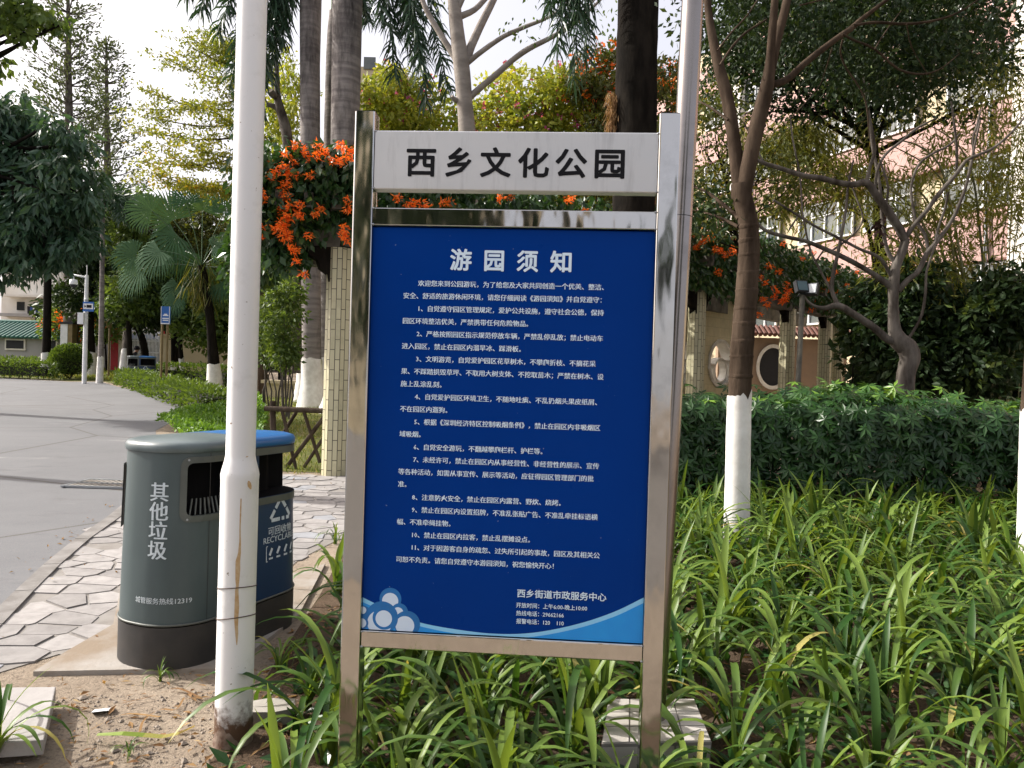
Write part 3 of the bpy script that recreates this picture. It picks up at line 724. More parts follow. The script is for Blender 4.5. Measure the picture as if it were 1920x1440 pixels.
def ring(h, wd=.026, th=.007, r=.045):
    """raised rounded frame following the wall round an opening"""
    cs, cz = (h[0] + h[1]) / 2, (h[2] + h[3]) / 2; a, b = h[1] - h[0], h[3] - h[2]
    fine = lambda o: [p for q0, q1 in zip(o, o[1:] + o[:1]) for p in [(q0[0] + (q1[0] - q0[0]) * k / 6, q0[1] + (q1[1] - q0[1]) * k / 6) for k in range(6)]]
    inn = fine(rrect(a - .006, b - .006, r * .6, 5)); out = fine(rrect(a + 2 * wd, b + 2 * wd, r, 5)); n = len(inn)
    V = [bpt(cs + p[0], cz + p[1], o) for ringp, o in ((out, .0005), (out, th), (inn, th), (inn, -.01)) for p in ringp]
    Fs = [(k * n + j, k * n + (j + 1) % n, (k + 1) * n + (j + 1) % n, (k + 1) * n + j) for k in range(3) for j in range(n)]
    mb = MB(); mb.add(np.array(V), np.array(Fs)); return mb
def lid(s0, s1):
    mb = MB(); S = np.linspace(s0, s1, 44); rows = []
    for off, z in ((.006, 1.0), (.010, 1.004), (.010, 1.028), (.002, 1.042), (-.03, 1.052)): rows.append([bpt(s, z, off) for s in S])
    rows.append([(p[0] * .55, p[1] * .45, 1.060) for p in rows[-1]]); rows.append([(p[0] * .15 , p[1] * .02, 1.060) for p in rows[-1]])
    n = len(S); V = [p for r in rows for p in r]
    mb.add(np.array(V), np.array([(i * n + j, i * n + j + 1, (i + 1) * n + j + 1, (i + 1) * n + j) for i in range(len(rows) - 1) for j in range(n - 1)]), smooth=True); return mb
bn = G(281, 1247, .03); TH = rad(67)                # world angle of the long axis
bdir = Vector((math.cos(TH), math.sin(TH), 0)); fn = Vector((math.sin(TH), -math.cos(TH), 0))
bc = bn + bdir * (BL / 2 - .03) + fn * -.06
BROOT = Vector((bc.x, bc.y, gz(bc.y) + .018))
bin_ = thing('twin_litter_bin', 'large twin litter bin, grey half and blue half, behind the white pole', 'litter bin', BROOT, 'twin litter bins', TH)
BM = Matrix.Translation(BROOT) @ Matrix.Rotation(TH, 4, 'Z') @ Matrix.Diagonal((1, 1, .97, 1)); bin_.scale = (1, 1, .97)
bp = lambda m, name, mat, par=bin_: m.build(name, mat, par, local=True)
mb = MB(); wall(mb, SB, SF + PER, .19, 1.0, (HG[0] + PER, HG[1] + PER) + HG[2:]); gb = bp(mb, 'grey_body', M['binG'])
mb = MB(); wall(mb, SF, SB, .19, 1.0, HB); bb = bp(mb, 'blue_body', M['binB'])
mb = MB(); wall(mb, 0, PER, -.01, .185, None, .004); mb.add([bpt(s, .185, .004) for s in np.linspace(0, PER, 60, endpoint=False)], [list(range(60))]); bp(mb, 'base_skirt', M['skirt'])
mb = MB(); S = np.linspace(0, PER, 90); tube(mb, [bpt(s, .196, .003) for s in S], .006, 6, caps=False); bp(mb, 'bottom_rim', M['frame'])
mb = liner(HG); bp(mb, 'opening', M['black'], gb); mb = liner(HB); bp(mb, 'opening', M['black'], bb)
bp(ring(HG), 'opening_frame', M['frame'], gb)
for z in (.715, .975):                                # bands above and below the blue opening
    mb = MB(); wall(mb, HB[0] - .03, HB[1] + .12, z - .018, z + .018, None, .006, nz=2); bp(mb, 'opening_band', M['frame'], bb)
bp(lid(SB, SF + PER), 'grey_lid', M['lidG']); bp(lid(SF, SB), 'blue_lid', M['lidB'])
mb = MB(); sb2 = PER - .22                            # strap plate on the road side
wall(mb, sb2 - .05, sb2 + .05, .62, .93, None, .012, nz=6); wall(mb, sb2 - .05, sb2 - .045, .62, .93, None, .008, nz=3); bp(mb, 'stub_plate', M['frame'], gb)
mb = MB()                                             # stub-out strips in the grey opening
for i in range(9):
    s = HG[0] + .02 + i * .026; a, b = bpt(s, .705, -.012), bpt(s + .02, .775, -.05); tube(mb, [a, b], .0045, 5)
bp(mb, 'ash_slats', M['frame'], gb)
for h in (HG,):
    for ss in (h[0] - .012, h[1] + .012):
        for zz in (h[2] - .012, h[3] + .012):
            mb = MB(); q_ = bpt(ss + (.02 if ss < h[0] else -.02), zz, .008); n_ = plan(ss)[2:]
            tube(mb, [np.array(q_), np.array(q_) + np.array([n_[0], n_[1], 0]) * .003], .005, 8); bp(mb, 'screw', M['alu'], gb)
mb = MB(); sm_ = .33
for z0_ in np.linspace(.2, .98, 2)[:1]: wall(mb, sm_ - .0015, sm_ + .0015, .2, .995, None, .0012, nz=12)
bp(mb, 'seam', M['skirt'], gb)
def s_at(px, z, lo, hi): return min(np.linspace(lo, hi, 300), key=lambda s: abs(PX(BM @ Vector(bpt(s, z)))[0] - px))
def z_at(py, s): return min(np.linspace(.1, 1.0, 400), key=lambda z: abs(PX(BM @ Vector(bpt(s, z)))[1] - py))
def bin_text(mb, s_, px, py, em, bold, lo, hi, stretch=1.0):
    sc = s_at(px, .6, lo, hi); zc = z_at(py, sc); V, Fs = text2d(s_, em, bold)
    xc = (V[:, 0].min() + V[:, 0].max()) / 2
    bm = bmesh.new(); vs = [bm.verts.new((a, b, 0)) for a, b in V]
    for f in Fs: bm.faces.new([vs[i] for i in f])
    bmesh.ops.triangulate(bm, faces=bm.faces[:])
    for k in np.arange(V[:, 0].min(), V[:, 0].max(), .012): bmesh.ops.bisect_plane(bm, geom=bm.verts[:] + bm.edges[:] + bm.faces[:], plane_co=(k, 0, 0), plane_no=(1, 0, 0), dist=1e-6)
    bm.verts.index_update(); W_ = [(v.co.x, v.co.y) for v in bm.verts]; F_ = [[v.index for v in f.verts] for f in bm.faces]; bm.free()
    for k, (i, j) in enumerate([(0, 0), (-1, 0), (1, 0), (0, 1)] if bold else [(0, 0)]):
        mb.add([bpt(sc + (a - xc + i * bold * em) * stretch, zc + b + j * bold * em * .4 - .38 * em, .0016 + k * .0001) for a, b in W_], F_)
mb = MB()
for k, ch in enumerate('其他垃圾'): bin_text(mb, ch, 295, 922 + k * 36.6, .094, .022, -.14, .45)
bp(mb, 'lettering', M['print'], gb); mb = MB()
bin_text(mb, '城管服务热线12319', 306, 1128, .0315, .012, -.14, .45, 1.0)
bp(mb, 'hotline_lettering', M['print'], gb)
mb = MB(); sB = 0
bin_text(mb, '可回收物', 526, 991, .050, .012, SF, SF + .42); bin_text(mb, 'RECYCLABLE', 526, 1006, .046, .01, SF, SF + .42)
st_ = s_at(526, .6, SF, SF + .42); zt = z_at(955, st_)
def strip(p, q, w_):
    p, q = np.array(p), np.array(q); d = (q - p) / np.linalg.norm(q - p); n_ = np.array([-d[1], d[0]]) * w_
    mb.add([bpt(st_ + a, zt + b, .0015) for a, b in (p - n_, q - n_, q + n_, p + n_)], [[0, 1, 2, 3]])
tri = [np.array((.10 * math.cos(rad(a)), .075 * math.sin(rad(a)) - .01)) for a in (90, 210, 330)]
for k in range(3):
    a, b = tri[k], tri[(k + 1) % 3]
    strip(a + (b - a) * .08, a + (b - a) * .46, .010); strip(a + (b - a) * .54, a + (b - a) * .92, .010)
zt = z_at(1032, st_); 
for p, q in (((-.11, .04), (.14, .04)), ((-.11, -.04), (.14, -.04)), ((-.11, -.04), (-.11, .04)), ((.14, -.04), (.14, .04))): strip(p, q, .0025)
for k in range(4): strip((-.085 + k * .058, -.010), (-.065 + k * .058, .025), .008); strip((-.09 + k * .058, -.027), (-.06 + k * .058, -.027), .005)
bp(mb, 'lettering', M['print'], bb)
fb2 = copy_tree(bin_); fb2.location = GD(265, 26.0); fb2.rotation_euler = (0, 0, rad(8)); fb2['label'] = 'small distant twin litter bin standing behind the curved hedge'
# ------------------------------------------------------------------ plants: helpers
def limb(mb, tr, d0, d1=None, sub=3, n=8, mat=0, k=1.08):
    """limb given as (column, row, width in pixels) standing between distances d0 and d1"""
    d1 = d0 if d1 is None else d1; m = len(tr)
    pts = []; rr = []
    for i, (x, y, w_) in enumerate(tr):
        d = d0 + (d1 - d0) * i / max(1, m - 1); pts.append(P(x, y, d)); rr.append(w_ * d / F / 2 * k)
    p, r = smooth_path(pts, rr, sub); tube(mb, p, r, n, mat, wob=.028); return p
def whitewash(root, p, r, z1, name='whitewash'):
    """painted sleeve on a trunk path from the ground to height z1 above the base"""
    z0 = p[0][2]; q = [a for a in zip(p, r) if a[0][2] - z0 < z1]
    nx = next((a for a in zip(p, r) if a[0][2] - z0 >= z1), None)
    if nx is not None:
        a = q[-1]; f = (z1 - (a[0][2] - z0)) / (nx[0][2] - a[0][2]); q.append((a[0] + (nx[0] - a[0]) * f, a[1] + (nx[1] - a[1]) * f))
    mb = MB(); tube(mb, [a[0] for a in q], [a[1] * 1.10 + .002 for a in q], 28, wob=.015, caps=False); V = mb.v[0]; V[-28:, 2] += np.convolve(rng.normal(0, .04, 30), [.3, .4, .3], 'valid'); return mb.build(name, M['wash'], root)
def twigs(mb, start, ends, r0, mat=0):
    for e in ends:
        s = np.array(tuple(start[rng.integers(len(start))])); e = np.array(tuple(e)); mid = (s + e) / 2 + rng.normal(size=3) * np.linalg.norm(e - s) * .08 + np.array([0, 0, -.04 * np.linalg.norm(e - s)])
        p, r = smooth_path([s, mid, e], [r0, r0 * .6, r0 * .25], 3); tube(mb, p, r, 5, mat, caps=False)
def leafy(name, label, cat, base, crowns, lm, bark, trunk_r, per=60, L=.12, W=.06, nc=40, cr=.5, group=None, wash=0, flowers=None, trunk_pts=None, down=.3, out=.8, twig=14):
    """tree or shrub: tapered trunk, limbs to the clumps, crown of leaf clumps through ellipsoids (centre, radii)"""
    t = thing(name, label, cat, base, group); C_ = []
    tot = sum(abs(r[0] * r[1] * r[2]) ** .67 for _, r in crowns)
    for c, r in crowns:
        k = max(4, int(nc * abs(r[0] * r[1] * r[2]) ** .67 / tot)); C_.append(ell(c, r, k))
    C_ = np.concatenate(C_); top = np.array(tuple(crowns[0][0]))
    b = np.array(tuple(base)); tp = trunk_pts or [b, b * .55 + top * .45 + rng.normal(size=3) * .05, top]
    p, r = smooth_path(tp, np.linspace(trunk_r, trunk_r * .45, len(tp)), 6)
    mb = MB(); tube(mb, p, r, 12, wob=.04); twigs(mb, p[len(p) // 2:], C_[rng.permutation(len(C_))[:twig]], trunk_r * .35); mb.build('trunk', bark, t)
    if wash: whitewash(t, p, r, wash)
    mb = MB(); clumps(mb, C_, cr, per, L, W, down, out); mb.build('crown', lm, t)
    if flowers:
        fm, fn_, fl, fw, up = flowers; mb = MB(); ii = rng.integers(0, len(C_), fn_)
        ii = np.array([i for i in ii if C_[i][2] > np.quantile(C_[:, 2], up)])
        pos = C_[ii] + rdir(len(ii)) * cr * .85; k = 7
        pp = np.repeat(pos, k, 0) + rdir(len(pos) * k) * fl * .6; leaves(mb, pp, rdir(len(pp)), fl, fw, rng.random(len(pp))); mb.build('flowers', fm, t)['kind'] = 'stuff'
    return t
def EL(px, py, d, rx, ry, rz): return (P(px, py, d), (rx * d / F, ry, rz * d / F))

# ------------------------------------------------------------------ strap-leaved lilies
def lily_mesh(seed, big=1.0, n=17):
    rr = np.random.default_rng(seed); mb = MB(); K = 10
    for i in range(n):
        az = rr.uniform(0, 2 * math.pi); up_ = rr.random() < .18; L_ = rr.uniform(.40, .60) * big if up_ else rr.uniform(.48, .80) * big; W_ = rr.uniform(.023, .036) * (0.7 + .3 * big); el = rad(rr.uniform(74, 89) if up_ else rr.uniform(58, 84)); curl = rr.uniform(.1, .8) if up_ else rr.uniform(1.7, 3.3)
        p = np.array([rr.uniform(-.03, .03), rr.uniform(-.03, .03), 0.0]); pts = [p.copy()]; a = el; dirs = []
        tw = rr.uniform(-.3, .3)
        for k in range(K):
            t0 = k / K; h = np.array([math.cos(az + tw * k / K), math.sin(az + tw * k / K)]); d = np.array([h[0] * math.cos(a), h[1] * math.cos(a), math.sin(a)])
            p = p + d * L_ / K; pts.append(p.copy()); dirs.append(d); a -= curl / K * (.35 + 2.6 * t0 * (1 - t0) + .5 * t0)
            if p[2] < .03 and a < 0: a = max(a, -.05)
        side = np.array([-math.sin(az), math.cos(az), 0]); V = []
        for k in range(K + 1):
            t = k / K; wd = W_ * (.7 + .6 * t if t < .5 else 1) * (1 if t < .72 else max(.05, (1 - ((t - .72) / .28) ** 1.6)))
            dd = dirs[min(k, K - 1)]; up = np.cross(side, dd); up = -up if up[2] < 0 else up
            V += [pts[k] - side * wd / 2 + up * wd * .16, pts[k], pts[k] + side * wd / 2 + up * wd * .16]
        r0 = rr.uniform(0, .8); r0 = .97 if rr.random() < .045 else r0
        tip = rr.random() < .05
        rn = [(.97 if (tip and k == K - 1) else min(.89, r0 * (1 - .25 * k / K)+.1*(k==0))) if r0 < .9 else .97 for k in range(K) for _ in range(2)]
        mb.add(np.array(V), np.array([(k * 3 + j, k * 3 + j + 1, (k + 1) * 3 + j + 1, (k + 1) * 3 + j) for k in range(K) for j in range(2)]), rn, 0, True)
    return mb
LPROTO = [lily_mesh(100 + i, .82 + .05 * i, 12 + i % 4 * 2).build('strap_leaf_lily', M['lily'], local=True) for i in range(8)]
used = [False] * 8
def lily(loc, i, rz, sc, label=None, group='strap-leaved lilies of the planting bed'):
    if used[i]: o = LPROTO[i].copy(); COL.objects.link(o)
    else: o = LPROTO[i]; used[i] = True
    o.location = loc; o.rotation_euler = (rng.uniform(-.08, .08), rng.uniform(-.08, .08), rz); o.scale = (sc, sc, sc)
    tag(o, label or 'clump of arching green strap leaves growing in the planting bed', 'lily plant', group); return o
spec = [((615, 1432), .95, 5, 'lily clump with arching leaves between the pole and the left board post'), ((524, 1258), .45, 0, 'pale yellow-green young lily shooting from leaf litter right of the pole'),
        ((630, 1115), .85, 3, 'dark arching lily beside the blue bin at the paving edge'), ((575, 1330), .7, 2, 'small lily clump behind the broken paver'),
        ((300, 1278), .22, 1, 'tiny green sprout in the dirt before the grey bin'), ((243, 1417), .16, 4, 'tiny two-leaved sprout in the dirt at the bottom edge'), ((-18, 1440), .62, 6, 'drooping lily in front of the loose slab, cut by the left edge'),
        ((628, 1020), .3, 7, 'tiny pale sprout on the dirt strip beside the paving')]
taken = []
for (px, py), sc, i, lb in spec:
    p = G(px, py); taken.append((p.x, p.y)); lily(p, i, rng.uniform(0, 6), sc, lb, None)
cand = []
for iy in range(40):
    for ix in range(70):
        x = -1.0 + ix * .285 + (iy % 2) * .14 + rng.uniform(-.09, .09); y = 1.95 + iy * .265 * (1 + iy * .006) + rng.uniform(-.08, .08)
        px, py = PX((x, y, gz(y)))
        if px > 2150 or px < 440 or y > (6.1 if x < 1.2 else 7.5): continue
        if x < -.62 and (y > 4.2 or rng.random() < .45): continue
        if x < -.80 + .04 * y: continue
        if 1125 < px < 1345 and 1290 < py < 1440 and y < 3.1: continue
        if any((x - a) ** 2 + (y - b) ** 2 < .035 for a, b in taken) or (x - fb.x) ** 2 + (y - fb.y) ** 2 < .03: continue
        if abs(x - (S0.x - SW / 2 * U.x)) < .09 and abs(y - 2.33) < .10 or abs(x - (S0.x + SW / 2 * U.x)) < .09 and abs(y - 2.27) < .10: continue
        if (x - P(1380, 1030, 6.08).x) ** 2 + (y - 6.08) ** 2 < .03: continue
        hid = 690 < px < 1215 and y > 3.9
        if hid and rng.random() < .6: continue
        cand.append((x, y))
cand = cand[:292] if len(cand) <= 292 else [cand[i] for i in sorted(rng.permutation(len(cand))[:292])]
for x, y in cand: lily((x, y, gz(y)), int(rng.integers(8)), rng.uniform(0, 6.28), rng.uniform(.75, 1.08) * (1.0 if y > 2.6 else .85))
# low undergrowth, dry leaves and pebbles nobody could count
def scatter(n, poly, f=None):
    xs = [p[0] for p in poly]; ys_ = [p[1] for p in poly]; out = []
    while len(out) < n:
        x, y = rng.uniform(min(xs), max(xs)), rng.uniform(min(ys_), max(ys_))
        if inside((x, y), poly) and (f is None or rng.random() < f(x, y)): out.append((x, y, gz(y)))
    return np.array(out)
bed = [(-1.0, 1.8), (-1.0, 4.4), (-.9, 6.1), (1.2, 6.3), (1.5, 8), (6.4, 8), (6.4, 5), (1.5, 1.8)]
mb = MB(); p = scatter(9000, bed); p[:, 2] += rng.uniform(.02, .14, len(p)) * np.clip((p[:, 0] + 1.3) * .5, .15, 1)
leaves(mb, p, rdir(len(p)) * np.array([1, 1, .4]) + [0, 0, .25], rng.uniform(.05, .12, len(p)), rng.uniform(.025, .045, len(p)), rng.random(len(p)) * .8, 0, rdir(len(p)) * .5 + [0, 0, 1])
tag(mb.build('undergrowth', M['hedge'], origin=(0, 0, 0)), 'low dark leafy undergrowth between the lily clumps', 'undergrowth', kind='stuff')
litter = bed + []
mb = MB(); p = scatter(1500, bed); p5 = scatter(90, pav); p5[:, 2] += .012; p6 = scatter(40, gl((-100, 1200), (215, 965), (215, 930), (-100, 1130))); p2 = scatter(330, [(-1.75, 2.3), (-2.0, 3.4), (-1.2, 3.9), (-.95, 3.2), (-.9, 2.1)]); p3 = scatter(160, [(-1.1, 2.4), (-1.15, 4.4), (-.8, 4.4), (-.7, 2.4)]); p = np.concatenate([p, p2, p3, p3 + rng.normal(size=p3.shape) * .05 * [1, 1, 0], p5, p6]); p[:, 2] += .012
n = len(p); l = rng.uniform(.025, .085, n); small = np.arange(n) > 1500; l[small] *= .62
leaves(mb, p, rdir(n) * [1, 1, .25], l, l * rng.uniform(.16, .5, n), rng.random(n), 0, rdir(n) * .35 + [0, 0, 1], .25)
for q in ([(300, 1344), (240, 1338), (200, 1352), (170, 1368)], [(345, 1308), (330, 1330), (300, 1330), (270, 1350), (262, 1372)], [(372, 1306), (330, 1290), (290, 1304), (230, 1318)], [(420, 1290), (385, 1300), (345, 1312)], [(470, 1290), (520, 1268), (560, 1240)], [(490, 1230), (540, 1215), (585, 1200)]):
    pts, _ = smooth_path([G(a, b, .016) for a, b in q], None, 4); s = np.array([0.004, .007, 0])
    V = [v for a in pts for v in (a - s * .8, a + s * .8)]; mb.add(np.array(V), np.array([(2 * i, 2 * i + 2, 2 * i + 3, 2 * i + 1) for i in range(len(pts) - 1)]), rng.random())
tag(mb.build('leaf_litter', M['dry'], origin=(0, 0, 0)), 'dry brown leaf litter and straw strewn over the dirt and the bed', 'leaf litter', kind='stuff')
mb = MB(); dirtp = [(-2.6, 1.9), (-2.4, 3.2), (-1.35, 3.25), (-1.0, 3.9), (-.75, 3.3), (-.8, 1.9)]
p = scatter(6500, dirtp); n = len(p); oc = np.array([[1, 0, 0], [-1, 0, 0], [0, 1, 0], [0, -1, 0], [0, 0, 1], [0, 0, -1]], dtype=float); of = np.array([[0, 2, 4], [2, 1, 4], [1, 3, 4], [3, 0, 4], [2, 0, 5], [1, 2, 5], [3, 1, 5], [0, 3, 5]])
r = np.exp(rng.normal(-5.7, .6, n)); r = np.minimum(r, .022)
V = p[:, None] + oc[None] * r[:, None, None] * rng.uniform(.6, 1.3, (n, 6, 1)) * np.array([1, 1, .6]) + np.array([0, 0, 1])[None, None] * r[:, None, None] * .2
mb.add(V.reshape(-1, 3), (np.arange(n)[:, None, None] * 6 + of[None]).reshape(-1, 3))
tag(mb.build('pebbles', M['pebble'], origin=(0, 0, 0)), 'small pebbles and earth crumbs scattered over the bare dirt', 'pebbles', kind='stuff')
mb = MB(); q = [G(174, 1331, .02), G(180, 1337, .012), G(206, 1328, .012), G(209, 1322, .02)]
extrude(mb, [(-.038, -.013), (.036, -.012), (.045, .006), (.03, .013), (-.03, .012)], G(192, 1331), G(192, 1331, .018), (.94, .34, 0), (-.34, .94, 0)); tag(mb.build('plastic_chip', M['whitep']), 'small white chip lying on the dirt before the bin', 'chip')
mb = MB(); V = []
for i, (x, y, z) in enumerate([(182, 1378, .03), (230, 1376, .045), (270, 1379, .03), (305, 1382, .02), (335, 1376, .022), (365, 1362, .016)]):
    a = G(x, y, z); wd = [.006, .012, .013, .011, .009, .003][i]; V += [a + Vector((0, -wd, 0)), a + Vector((0, wd, .004))]
mb.add(V, np.array([(2 * i, 2 * i + 2, 2 * i + 3, 2 * i + 1) for i in range(5)]), [.9, .9, .95, .97, 1]); tag(mb.build('fallen_leaf', M['lily'], origin=G(270, 1379)), 'long yellowing strap leaf fallen across the dirt left of the pole', 'fallen leaf')

# ------------------------------------------------------------------ schefflera hedge on the right
def palmate(mb, c, ax, R_, nl=7, W=.3, rnd=.5):
    n = len(c); ax = unit(ax); a = unit(np.cross(ax, rdir(n))); b = np.cross(ax, a)
    for k in range(nl):
        th = 2 * math.pi * k / nl + rng.uniform(-.15, .15, n)[:, None]; d = a * np.cos(th) + b * np.sin(th)
        l = R_ * rng.uniform(.8, 1.15, n); leaves(mb, c, d - ax * .30, l, l * W, np.clip(rnd + rng.uniform(-.12, .12, n), 0, 1), 0, ax + rdir(n) * .12, .1)
hd = thing('schefflera_hedge', 'broad clipped hedge of glossy palmate leaves behind the lilies', 'hedge', (4.2, 8.3, gz(8.3)))
def hz(x, y): return gz(y) + 1.02 + .08 * np.sin(x * 2.1) + .06 * np.sin(x * 5.3 + y * 2) + .03 * np.sin(x * 11 + y * 7)
x0, x1, y0, y1 = 1.1, 6.9, 7.45, 9.5
mb = MB()
n = 1500; X = rng.uniform(x0, x1, n); Y = rng.uniform(y0, y1, n); Z = np.array([hz(a, b) for a, b in zip(X, Y)]) + rng.normal(0, .055, n)
rr_ = np.clip(rng.normal(.4, .2, n) + (Z > 1.3) * .05, 0, .95); rr_[rng.random(n) < .05] = .98
palmate(mb, np.c_[X, Y, Z], np.c_[rng.normal(0, .35, n), rng.normal(-.25, .35, n), np.ones(n)], .135, rnd=rr_)
n = 2100; X = rng.uniform(x0, x1, n); v = rng.random(n) ** .42; Y = y0 + rng.normal(.03, .07, n) + .10 * np.sin(X * 3.3) * v; Z = gz(7.5) + .10 + v * .95
palmate(mb, np.c_[X, Y, Z], np.c_[rng.normal(-.1, .4, n), -np.ones(n), rng.uniform(.1, 1.1, n)], .115, rnd=np.clip(rng.normal(.3, .18, n), 0, .9))
n = 110; X = rng.uniform(x0, x1, n); Y = rng.uniform(y0, y0 + 1.2, n); palmate(mb, np.c_[X, Y, np.array([hz(a, b) for a, b in zip(X, Y)]) + rng.uniform(.06, .2, n)], np.c_[rng.normal(0, .5, n), rng.normal(-.4, .4, n), np.ones(n)], .125, rnd=np.where(rng.random(n) < .4, .98, .85))
n = 700; palmate(mb, np.c_[rng.uniform(x0, x1, n), rng.uniform(y0 + .2, y0 + .8, n), rng.uniform(.4, 1.1, n)], rdir(n) + [0, -.3, .5], .12, rnd=np.clip(rng.normal(.25, .15, n), 0, .9))
n = 300; palmate(mb, np.c_[x0 + rng.normal(0, .07, n), rng.uniform(y0, y1, n), rng.uniform(.35, 1.25, n)], rdir(n) + [-1, 0, .5], .12, rnd=np.clip(rng.normal(.35, .15, n), 0, .9))
mb.build('foliage', M['hedge'], hd)
mb = MB()
for i in range(150):
    x = rng.uniform(x0 + .1, x1); y = rng.uniform(y0 + .12, y1 - .2); a = np.array([x, y, gz(y)]); b = a + [rng.uniform(-.3, .3), rng.uniform(-.3, .1), rng.uniform(.6, .95)]
    tube(mb, [a, (a + b) / 2 + rng.normal(size=3) * .05, b], [.011, .008, .004], 5, caps=False)
mb.build('stems', M['bark_d'], hd)

# ------------------------------------------------------------------ whitewashed forked tree
dA = 6.08; bA = G(1379, 1032)
tA = thing('forked_tree', 'slender forked tree with whitewashed foot standing in the lilies', 'tree', bA)
mb = MB()
trA = [(1378, 1040, 48), (1381, 990, 43), (1383, 900, 41), (1385, 800, 40), (1387, 735, 39.5), (1392, 640, 39), (1399, 560, 38), (1404, 480, 36), (1404, 430, 34), (1398, 395, 33), (1390, 365, 34), (1388, 345, 32)]
pA = limb(mb, trA, dA, dA, 5, 16)
for ys_ in (705, 668, 640, 607, 578, 545, 512, 478, 452, 425):         # old branch-scar rings on the trunk
    xs_ = np.interp(-ys_, [-a[1] for a in trA], [a[0] for a in trA]); ws_ = np.interp(-ys_, [-a[1] for a in trA], [a[2] for a in trA]); k_ = rng.uniform(-2, 2)
    tube(mb, [P(xs_ + .1, ys_ + 5, dA), P(xs_ + .05, ys_ + k_, dA), P(xs_, ys_ - 4, dA)], np.array([1.06, 1.15, 1.06]) * ws_ * dA / F / 2, 16, wob=.03, caps=False)
limb(mb, [(1393, 372, 28), (1384, 330, 24), (1378, 280, 23), (1370, 220, 22), (1360, 170, 21), (1346, 118, 18), (1336, 70, 15), (1328, 20, 13), (1322, -60, 11)], dA, dA + .3, 3, 12)
limb(mb, [(1392, 372, 30), (1400, 330, 28), (1410, 280, 27), (1422, 225, 27), (1434, 180, 26), (1440, 150, 22), (1444, 110, 15), (1448, 60, 14), (1453, 0, 13), (1458, -70, 11)], dA, dA - .1, 3, 12)
limb(mb, [(1438, 165, 20), (1447, 120, 18), (1458, 70, 16), (1470, 25, 15), (1480, -20, 14), (1490, -80, 12)], dA, dA + .1, 3, 12)
limb(mb, [(1440, 160, 14), (1460, 156, 13), (1480, 146, 12), (1505, 122, 11), (1540, 94, 11), (1575, 68, 10), (1598, 52, 10), (1615, 36, 8), (1660, 2, 6), (1700, -30, 5)], dA, dA + .5, 3, 10)
for tr in ([(1600, 48, 5), (1640, 42, 5), (1700, 45, 5), (1755, 38, 4), (1800, 22, 3.5), (1840, -5, 2)], [(1580, 64, 4), (1600, 75, 4), (1640, 92, 4), (1685, 130, 4), (1730, 139, 3.5), (1765, 128, 2.5), (1800, 100, 1.5)],
           [(1580, 74, 3.5), (1576, 100, 3), (1588, 130, 3), (1612, 165, 2.5), (1625, 200, 2.5), (1630, 260, 2)], [(1350, 122, 4), (1375, 85, 4), (1400, 60, 4), (1438, 36, 3)], [(1345, 95, 3), (1372, 60, 3), (1400, 30, 2.5), (1420, 0, 2)],
           [(1560, 90, 2.5), (1545, 140, 2), (1530, 170, 1.5), (1470, 235, 1.5)], [(1365, 225, 5), (1330, 200, 4), (1310, 190, 3)], [(1386, 410, 9), (1370, 395, 7), (1345, 375, 6), (1322, 358, 4.5), (1300, 350, 4)], [(1384, 425, 7), (1350, 408, 5), (1320, 398, 3), (1296, 394, 3)],
           [(1410, 425, 6), (1430, 470, 2)], [(1500, 10, 3), (1560, -5, 3)], [(1700, 45, 2), (1710, 90, 2), (1740, 140, 1.5)], [(1640, 92, 2.5), (1660, 60, 2), (1690, 20, 1.5)]):
    limb(mb, tr, dA, dA + .4, 3, 6)
mb.build('trunk', M['bark_a'], tA)
pw, rw = smooth_path([P(x, y, dA) for x, y, _ in trA], [w_ * dA / F / 2 for *_, w_ in trA], 5); whitewash(tA, pw, rw, 1.27)
mb = MB(); cs = np.concatenate([ell(P(1490, 40, 7.6), (1.1, .7, .6), 60), ell(P(1660, 70, 7.8), (.95, .8, .65), 66), ell(P(1770, 60, 7.9), (.6, .7, .55), 34), ell(P(1350, 20, 7.4), (.4, .6, .5), 16), ell(P(1690, 140, 7.8), (.5, .5, .35), 18), ell(P(1560, -70, 7.2), (1.8, .9, .4), 60), ell(P(1330, 390, 6.4), (.2, .3, .15), 8)])
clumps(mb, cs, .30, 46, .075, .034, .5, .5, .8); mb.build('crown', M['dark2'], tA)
# whitewashed trunk cut by the right edge
bE = G(1936, 1085); tE = thing('whitewashed_tree', 'whitewashed tree trunk cut off by the right edge of the view', 'tree', bE); dE = bE.y
mb = MB(); trE = [(1934, 1095, 60), (1936, 1040, 48), (1938, 900, 44), (1941, 760, 42), (1952, 560, 40), (1960, 300, 38), (1985, 60, 34), (2010, -120, 26)]
limb(mb, trE, dE, dE, 4, 14); limb(mb, [(1975, 100, 22), (1940, 20, 16), (1900, -30, 12), (1840, -70, 9)], dE, dE + .3, 3, 10); mb.build('trunk', M['bark_a'], tE)
pw, rw = smooth_path([P(x, y, dE) for x, y, _ in trE], [w_ * dE / F / 2 for *_, w_ in trE], 4); whitewash(tE, pw, rw, 1.26)
mb = MB(); clumps(mb, ell(P(1960, -200, dE), (1.2, 1.0, .5), 60), .3, 40, .085, .036, .5, .5); mb.build('crown', M['dark2'], tE)

